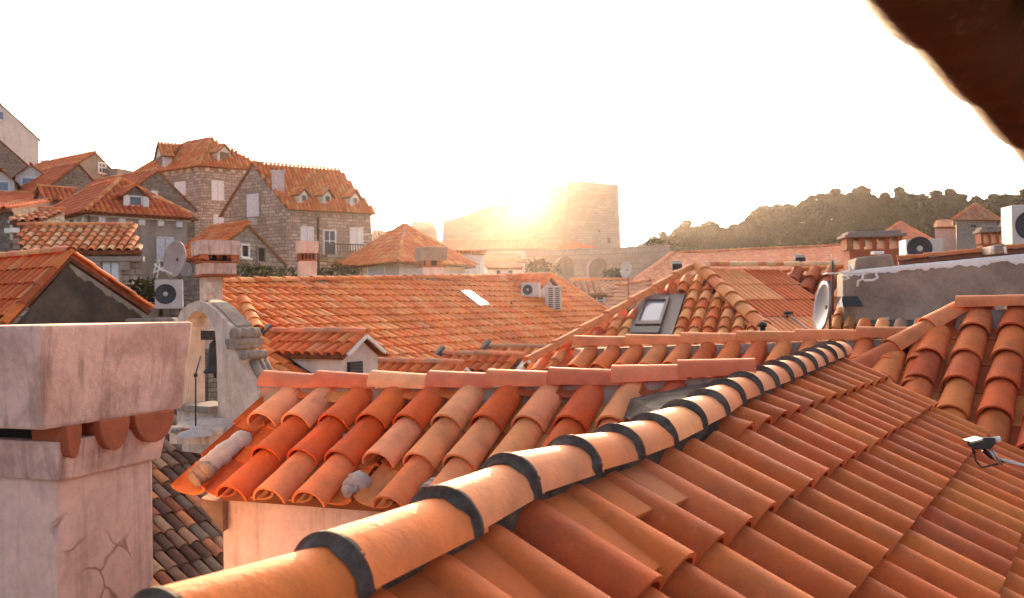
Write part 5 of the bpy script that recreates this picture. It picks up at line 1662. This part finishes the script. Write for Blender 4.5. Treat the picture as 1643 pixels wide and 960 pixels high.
h = House('stone corner wall with a pale chimney at the far left edge', W(-50, 342, 29), W(22, 346, 28.5), W(-50, 342, 29) + V((-2, 6, 0)), 4, 'rubble_stone', 'shed', 1.0, PAL_O, over=.3)
mb = MB(); p = W(26, 372, 27.5); mb.box(p, V((.13, 0, 0)), V((0, .13, 0)), UPZ * .27); ch = mb.build('chimney', 'white_render', h.root, bevel=.02)
mb = MB(); mb.box(p + UPZ * .3, V((.17, 0, 0)), V((0, .17, 0)), UPZ * .04); mb.build('chimney_cap', 'white_render', ch)
h = House('tiny tiled lean-to between stone corner wall and beige house', W(20, 357, 27), W(62, 357, 27.5), W(20, 357, 27) + V((-.2, 2, 0)), 4, 'grey_stone', 'shed', .55, PAL_M, over=.2, cornice='frame_white')

# ------------------------------------------------------------------ middle distance
zc = W(668, 409, 55).z
h = House('wide orange hip roof over whitewashed stone, left of the sun', W(640, 412, 40), W(745, 410, 44), W(553, 413, 44), 6, 'white_render', 'hip', 1.75, PAL_O, over=.5)
h.window('l', 592, 419, 618, 441, 'shutter_blue', 'frame_white')
h = House('white annex with grey shutters right of the wide hip roof', W(722, 407, 46), W(776, 407, 47), W(722, 407, 46) + V((-1, 4, 0)), 6, 'white_paint', 'shed', .35, PAL_O, over=.25)
for a in ((735, 416, 743, 441), (751, 414, 757, 441), (762, 416, 768, 441)): h.window('r', *a, fill='shutter_white', frame='frame_white', leaves=1)
h = House('tiny cream house with low tile roof behind the long ridge', W(782, 431, 58), W(838, 431, 59), W(782, 431, 58) + V((-.5, 3, 0)), 6, 'white_render', 'shed', .6, PAL_B, over=.2)
h.window('r', 796, 434, 803, 441, 'pane_dark', 'frame_white'); h.window('r', 815, 434, 822, 441, 'pane_dark', 'frame_white')
h = House('pale range with long orange roof before the fortress', W(690, 402, 118), W(892, 402, 120), W(690, 402, 118) + V((-2, 9, 0)), 8, 'cream_plaster', 'shed', 2.0, PAL_O, over=.4)
h = House('hazy orange roof below the fortress tower', W(880, 404, 110), W(975, 404, 112), W(880, 404, 110) + V((-1, 9, 0)), 8, 'cream_plaster', 'hip', 1.5, PAL_O, over=.4)
h = House('pale low house with sunlit tiles under the orange range', W(776, 421, 80), W(842, 424, 81), W(776, 421, 80) + V((-.5, 4, 0)), 8, 'cream_plaster', 'shed', .9, PAL_B, over=.25)
# arcaded wall
def arcade():
    a, b = W(842, 402, 105), W(1075, 408, 100)
    root = thing('arcade_wall', ground_pt((a + b) / 2, 7), 'hazy stone wall with blind arches below the fortress', 'wall')
    e = (b - a); e.z = 0; L = e.length; e.normalize(); f = V((e.y, -e.x, 0)); f = f if f.y < 0 else -f
    pl = Plane(a, b, a + UPZ)
    z = a.z; mb = MB(); fill = MB()
    arches = [(866, 414, 12), (905, 411, 17), (958, 413, 17)]
    def prof(x, c, r, zt): 
        return zt - r + math.sqrt(max(0, r * r - (x - c) ** 2)) if abs(x - c) < r else None
    N = 140; cs = []
    for u, v, rp_ in arches:
        p = pl.hit(u, v); cs.append(((p - a).dot(e), rp_ * 103 / FPX, p.z))
    base = 6.0
    for k in range(N):
        x0, x1 = L * k / N, L * (k + 1) / N; xm = (x0 + x1) / 2
        za = None
        for c, r, zt in cs:
            if abs(xm - c) < r: za = prof(xm, c, r, zt)
        P = lambda x, zz, o=0: V((a.x, a.y, 0)) + e * x + UPZ * zz + f * o
        lo = za if za is not None else base
        mb.face([P(x0, lo), P(x1, lo), P(x1, z), P(x0, z)])
        mb.face([P(x0, z), P(x1, z), P(x1, z, -2), P(x0, z, -2)])
        if za is not None:
            mb.face([P(x0, lo), P(x0, lo, -1.2), P(x1, lo, -1.2), P(x1, lo)])
            fill.face([P(x0, base, -1.2), P(x1, base, -1.2), P(x1, lo, -1.2), P(x0, lo, -1.2)])
    mb.build('masonry', 'fortress_stone', root); fill.build('shaded_arch_infill', 'grey_render', root)  # darker infill material paints the shade inside the arch recesses
arcade()

# ------------------------------------------------------------------ right background roofs
def far_slope(label, eave0, eave1, ridge1, ridge0, palette, pitch, exp, wallz, mat='cream_plaster', ridge=True):
    eave0 = Plane(ridge0, ridge1, eave1).hit(*proj(eave0))       # keep the slope plane
    q = [ridge0, ridge1, eave1, eave0]
    root = thing('house', ground_pt((eave0 + eave1) / 2), label, 'house')
    n = (q[1] - q[0]).cross(q[2] - q[0]).normalized(); n = n if n.z > 0 else -n
    roof = deck('roof', [q], 'clay_deck', root, .1)
    h = (eave1 - eave0).normalized(); dn = h.cross(n); dn = dn if dn.z < 0 else -dn; dn.normalize()
    dist = (sum(q, V((0, 0, 0))) / 4).y
    far = FPX * pitch / dist < 9
    lay_tiles(roof, cells_plane(ridge0, h, dn, pitch, exp, q), palette, U_MID, FAR_UNIT if far else MID_UNIT, minpx=9, lift=.02)
    if ridge: ridge_line(roof, [ridge0 + UPZ * .08, ridge1 + UPZ * .08], .13, .45, pal((PINK, 1), (PALE, 1)))
    w = MB(); b = V((0, .4, -.6)); back = [ridge0 + V((0, .1, -.6)), ridge1 + V((0, .1, -.6))]
    pts = [eave0 + b, eave1 + b, back[1], back[0]]
    w.hexa([ground_pt(p, wallz) for p in pts], pts); w.build('wall', mat, root)
    return root, roof, Plane(q[0], q[1], q[2]), n
PAL_V = pal(((.52, .145, .065), 5), ((.46, .115, .05), 3), ((.56, .20, .10), 2))
vr, vroof, vpl, vn = far_slope('broad dull-red roof spanning behind the pyramid roof', W(985, 478, 44), W(1372, 452, 46), W(1352, 396, 60), W(1078, 408, 62), PAL_V, .26, .4, 4)
for u, v in ((1086, 434), (1283, 424)):
    p = vpl.hit(u, v); mb = MB(); mb.box(p + vn * .25, V((.3, 0, 0)), V((0, .2, .1)), vn * .25); mb.build('roof_vent', 'dark_metal', vroof)
ridge_line(vroof, [W(985, 478, 44) + UPZ * .1, W(1078, 408, 62) + UPZ * .1], .14, .5, pal((PINK, 1)))
far_slope('old mottled roof with a dormer left of the broad red roof', W(905, 494, 38), W(1000, 496, 36), W(1012, 452, 42), W(915, 453, 43), PAL_B, .26, .4, 4)
h = House('little dormer house with white window below the hazy wall', W(936, 474, 36), W(972, 474, 36), W(936, 474, 36) + V((-.3, 1.6, 0)), 7, 'cream_plaster', 'shed', .55, PAL_B, over=.2)
h.window('r', 947, 477, 968, 490, 'pane_dark', 'frame_white', bars=True)
far_slope('steep old roof sliver right of the little dormer house', W(968, 496, 33), W(1010, 500, 31), W(1042, 455, 36), W(990, 462, 38), PAL_B, .26, .4, 6)
dish('white dish tilted on the hazy roof, right of the arches', W(1004, 433, 34), V((-.82, -.55, .15)), .32, 'ac_white', mast=(12.3, 13.7))
h = House('pink-roofed pale house below the pine hill', W(1400, 388, 88), W(1500, 384, 90), W(1392, 384, 97), 6, 'cream_plaster', 'hip', 2.3, pal(((.52, .20, .14), 3), ((.46, .17, .11), 2)), over=.4)
h.window('r', 1441, 392, 1446, 402, 'pane_dark', 'frame_white')
h = House('pale stone house with low tiled roof at the foot of the pine hill', W(1500, 366, 80), W(1548, 362, 80), W(1500, 366, 80) + V((3.1, 6, 0)), 6, 'cream_plaster', 'shed', 1.1, PAL_B, over=.3)
h = House('stone turret house with pointed tile roof at the right', W(1534, 350, 74), W(1600, 350, 75), W(1534, 350, 74) + V((2.0, 4, 0)), 6, 'grey_stone', 'hip', 1.35, PAL_B, over=.4)
h.window('r', 1556, 361, 1566, 365, 'void_dark', 'moulding_stone')
h = House('pale flat-topped house behind the slotted chimney, right edge', W(1590, 352, 84), W(1662, 350, 84), W(1590, 352, 84) + V((3.4, 6, 0)), 6, 'cream_plaster', 'shed', .5, PAL_B, over=.2)
# ------------------------------------------------------------------ fortress
def fortress():
    d = 215.0
    root = thing('fortress', ground_pt(W(900, 400, d + 8), 10), 'pale stone fortress with a square tower, against the sun', 'fortress')
    def prism(nm, out, d0, d1, mat='fortress_stone'):
        f = [W(u, v, d0) for u, v in out]; b = [V((p.x, p.y + (d1 - d0), p.z)) for p in f]
        mb = MB(); n = len(f); mb.face(f[::-1]); mb.face(b)
        for i in range(n):
            j = (i + 1) % n; mb.face([f[i], f[j], b[j], b[i]])
        return mb.build(nm, mat, root)
    prism('rampart', [(708, 430), (710, 354), (734, 349), (758, 340), (784, 329), (820, 327), (821, 334), (846, 339), (866, 330), (882, 320), (900, 318), (900, 430)], d, d + 16)
    prism('turret', [(817, 330), (817, 313), (829, 313), (829, 330)], d + 3, d + 6)
    prism('stair_wall', [(868, 430), (874, 322), (886, 298), (914, 298), (914, 430)], d - 3, d + 9)
    # tower: battered box with sloping parapet
    a, b = W(908, 425, d - 10), W(998, 425, d - 6)
    ta, tb = W(911, 288, d - 9.6), W(993, 296, d - 6.2)
    bk = V((.6, 13, 0)); up = V((0, 0, .9))
    mb = MB(); top = [ta, tb, tb + bk + up * .6, ta + bk + up]
    mb.hexa([a, b, b + bk, a + bk], top); tw = mb.build('tower', 'fortress_stone', root)
    mb = MB()
    c = [p + UPZ * .0 for p in top]; e = (tb - ta).normalized(); f = V((e.y, -e.x, 0))
    mb.box((ta + tb) / 2 - UPZ * 2.6 + f * .1, e * (tb - ta).length / 2, f * .18, UPZ * .22); mb.build('string_course', 'fortress_stone', tw)
    pl = Plane(a, b, ta)
    for (u, v, w_, h_) in ((961, 371, .35, .6), (977, 386, .8, 1.3)):
        p = pl.hit(u, v); mb = MB(); mb.box(p - V((0, .05, 0)), V((w_ / 2, 0, 0)), V((0, .12, 0)), UPZ * h_ / 2); mb.build('opening', 'dark_wood', tw)
    # small flag on the tower
    p = W(940, 287, d - 4)
    fl = thing('flag', p, 'tiny flag on a thin pole on the fortress tower', 'flag')
    mb = MB(); mb.tube([p - UPZ * 1, W(940, 262, d - 4)], .05, 6); mb.build('pole', 'steel', fl)
    q = W(940, 263, d - 4); mb = MB()
    for k in range(5):
        x0, x1 = k * .16, (k + 1) * .16; y = lambda x: .06 * math.sin(x * 7)
        mb.face([q + V((x0, y(x0), -.5)), q + V((x1, y(x1), -.5)), q + V((x1, y(x1), 0)), q + V((x0, y(x0), 0))])
    mb.build('cloth', 'fortress_stone', fl)
fortress()
h = House('small hazy stone block on the skyline left of the fortress', W(656, 366, 170), W(698, 366, 172), W(656, 366, 170) + V((0, 8, 0)), 10, 'fortress_stone', 'flat', .4, PAL_B)
mb = MB(); c = h.C; mb.hexa(c, [p.lerp((c[0] + c[2]) / 2, .25) + UPZ * 1.5 for p in c]); mb.build('parapet', 'fortress_stone', h.root)
far_slope('hazy long roof between stone house and wide hip roof', W(585, 392, 130), W(660, 392, 132), W(640, 372, 138), W(600, 369, 138), PAL_B, .5, .8, 8, 'fortress_stone')

# ------------------------------------------------------------------ ground, hillside
def terrain():
    mb = MB(); N = 48; S = 900.0
    xs = [-S + 2 * S * i / N for i in range(N + 1)]
    ys = [-200 + (S + 200) * (j / N) ** 1.6 for j in range(N + 1)]
    def z(x, y):
        t = min(max((y - 24) / 60, 0), 1); l = min(max((-x + 4) / 26, 0), 1)
        k = t * t * (3 - 2 * t) * l
        return k * 9.0 + (4.0 * min(max((y - 60) / 80, 0), 1))
    idx = {}
    for j, y in enumerate(ys):
        for i, x in enumerate(xs):
            idx[i, j] = len(mb.v); mb.v.append((x, y, z(x, y)))
    for j in range(N):
        for i in range(N):
            mb.f.append((idx[i, j], idx[i + 1, j], idx[i + 1, j + 1], idx[i, j + 1])); mb.sm.append(True)
    o = mb.build('ground', 'ground'); o['kind'] = 'structure'
terrain()

# ------------------------------------------------------------------ vegetation
def leaf_cloud(name, clumps, per, size, mat, seed):
    """clumps: (centre, radii). Leaf-tuft quads through each clump's volume."""
    rnd = np.random.RandomState(seed); vs_, fs_ = [], []
    for c, r in clumps:
        for _ in range(per):
            d = rnd.normal(size=3); d /= np.linalg.norm(d); k = rnd.uniform(.35, 1.02) ** .6
            p = np.array(c) + d * np.array(r) * k
            a = rnd.normal(size=3); a /= np.linalg.norm(a); b = np.cross(a, rnd.normal(size=3)); b /= np.linalg.norm(b)
            s1, s2 = size * rnd.uniform(.6, 1.3), size * rnd.uniform(.4, .9)
            i = len(vs_); vs_ += [tuple(p - a * s1), tuple(p + b * s2), tuple(p + a * s1), tuple(p - b * s2)]
            fs_.append((i, i + 1, i + 2, i + 3))
    me = bpy.data.meshes.new(name); me.from_pydata(vs_, [], fs_); me.update(); me.materials.append(MAT[mat]); return me
def pine_meshes():
    out = []
    for k in range(5):
        rnd = random.Random(20 + k); cl = []
        tops = rnd.randint(9, 13)
        for q in range(tops):
            a = rnd.uniform(0, 6.28); r = rnd.uniform(.3, 2.9); z = 7.6 - r * .75 + rnd.uniform(-1.6, .6)
            cl.append(((r * math.cos(a), r * math.sin(a), z), (rnd.uniform(1.1, 1.7), rnd.uniform(1.1, 1.7), rnd.uniform(.7, 1.05))))
        cl.append(((0, 0, 7.9), (1.2, 1.2, .8)))
        crown = leaf_cloud('crown', cl, 620, .25, 'pine_leaf', 50 + k)
        mb = MB(); mb.tube([V((0, 0, -2)), V((.1, 0, 2)), V((.25, .1, 4.5)), V((.1, .0, 7.2))], [.28, .22, .16, .07], 7)
        for c, r in cl[:6]:
            mb.tube([V((.2, .08, 4.0 + rnd.uniform(-.6, .8))), V((c[0] * .5, c[1] * .5, 5.0)), V(c)], [.09, .07, .03], 5)
        trunk = mb.mesh('trunk', False); trunk.materials.append(MAT['bark'])
        out.append((crown, trunk))
    return out
PINES = pine_meshes()
PINE_TOP = [(1005, 396), (1040, 380), (1060, 364), (1090, 356), (1125, 356), (1150, 358), (1180, 350), (1210, 338), (1245, 333), (1290, 318), (1315, 308), (1360, 300), (1420, 301), (1500, 305), (1560, 304), (1610, 302), (1680, 306), (1760, 312)]
def ptop(u):
    for (a, b), (c, d) in zip(PINE_TOP, PINE_TOP[1:]):
        if u <= c: return b + (d - b) * (u - a) / (c - a)
    return PINE_TOP[-1][1]
D0, D1 = 128.0, 205.0
def hill_z(u, d):
    zt = W(u, ptop(u) + 3, D1).z - 8.2; zb = 9.0
    t = (d - D0) / (D1 - D0)
    return zb + (zt - zb) * min(max(t, 0), 1.0) ** .8
def forest():
    mb = MB(); us = [1000 + 20 * i for i in range(41)]; ds = [D0 - 8 + 8 * j for j in range(14)]
    idx = {}
    for j, d in enumerate(ds):
        for i, u in enumerate(us):
            p = W(u, 400, d); idx[i, j] = len(mb.v); mb.v.append((p.x, p.y, (hill_z(u, d) if d >= D0 else 3.0) if d <= D1 + 2 else hill_z(u, D1) - (d - D1) * .35))
    for j in range(len(ds) - 1):
        for i in range(len(us) - 1):
            mb.f.append((idx[i, j], idx[i + 1, j], idx[i + 1, j + 1], idx[i, j + 1])); mb.sm.append(True)
    o = mb.build('hill', 'hillside'); o['kind'] = 'structure'
    rnd = random.Random(77); pts = []
    rows = [(D1 - 3, 19), (D1 - 14, 23), (D1 - 27, 27), (D1 - 41, 31), (D1 - 56, 36), (D1 - 70, 40)]
    lab = []
    n = 0
    for ri, (d, st) in enumerate(rows):
        u = 1036 + rnd.uniform(-4, 8) + ri * 6
        while u < 1665:
            dd = d + rnd.uniform(-5, 5)
            p = W(u, 400, dd); p.z = hill_z(u, dd)
            s = rnd.uniform(.82, 1.12) * (.95 if u < 1085 else 1.0)
            if 1572 < u < 1590 and ri < 2: u += 14; continue
            pts.append((u, ri, p, s)); u += st * rnd.uniform(.75, 1.25)
    for u, ri, p, s in pts:
        c_, t_ = PINES[rnd.randint(0, 4)]
        root = bpy.data.objects.new('pine_tree', None); COL.objects.link(root); root.empty_display_size = .5
        root.location = p; root.rotation_euler = (0, 0, rnd.uniform(0, 6.28)); root.scale = (s * rnd.uniform(.9, 1.15), s * rnd.uniform(.9, 1.15), s)
        place = 'on the hilltop skyline' if ri == 0 else ('at the foot of the wooded hill' if ri >= 4 else 'on the slope of the wooded hill')
        if u in (1010, 1017): setp(root, 'tiny far pine right of the fortress, ' + ('the taller' if u == 1010 else 'the shorter') + ' of two', 'tree')
        else: setp(root, 'round-crowned dark green pine ' + place, 'tree', 'pines ' + place)
        for nm, me in (('crown', c_), ('trunk', t_)):
            o = bpy.data.objects.new(nm, me); COL.objects.link(o); o.parent = root
plain('hillside', (.05, .048, .02), .95, 0, .1, .4, .2)
forest()
def hedge(label, u0, v0, u1, v1, d, hgt, seed, group=None, mat='hedge_leaf', name='hedge'):
    a, b = W(u0, v0, d), W(u1, v1, d); rnd = random.Random(seed); cl = []
    L = (b - a).length; n = max(3, int(L / (hgt * .8)))
    for k in range(n):
        p = a.lerp(b, (k + .5) / n) + V((0, rnd.uniform(-.3, .3), rnd.uniform(-.1, .15) * hgt))
        cl.append((tuple(p), (hgt * rnd.uniform(.6, 1.0), hgt * .7, hgt * rnd.uniform(.45, .75))))
    me = leaf_cloud('foliage', cl, 260, hgt * .10, mat, seed)
    root = thing(name, ground_pt((a + b) / 2, a.z - hgt), label, 'hedge' if name == 'hedge' else 'tree', group)
    o = bpy.data.objects.new('foliage', me); COL.objects.link(o); adopt(o, root)
    mb = MB()
    for k in range(n): mb.tube([V(cl[k][0]) - UPZ * hgt, V(cl[k][0])], [.05, .02], 5)
    mb.build('stems', 'bark', root)
hedge('low dark hedge along the foot of the long stone house', 386, 440, 470, 440, 31, .55, 1)
hedge('green shrubs right of the slim cream chimney, above the ridge', 508, 441, 566, 443, 31, .5, 2)
hedge('brown bush against the stone house wall below its balcony', 535, 430, 575, 434, 38, .4, 3)
hedge('dark shrub behind the dusty air conditioner', 232, 468, 256, 470, 16, .42, 4)
hedge('sunlit tree in front of the hazy arches', 852, 436, 880, 436, 92, 1.9, 5, name='tree')
hedge('tiny dark conifer on the skyline right of the fortress', 1009, 402, 1015, 402, 170, 1.5, 8, name='tree')
hedge('dull shrub below the arcaded wall, beside the white dish', 975, 442, 1000, 444, 88, 1.2, 6)

# ------------------------------------------------------------------ haze
hz = NB('haze_air')
hz.t.nodes.remove(hz.b)
pv = hz.n('VolumePrincipled'); pv.inputs['Color'].default_value = (1.0, .86, .74, 1); pv.inputs['Density'].default_value = .00007
pv.inputs['Anisotropy'].default_value = .86
hz.l(pv.outputs[0], hz.t.nodes['Material Output'].inputs['Volume'])
mb = MB(); mb.box(V((0, 350, 24)), V((910, 0, 0)), V((0, 560, 0)), V((0, 0, 26)))
o = mb.build('haze', 'haze_air'); o['kind'] = 'stuff'; setp(o, 'pale warm evening haze filling the air over the town', 'haze')
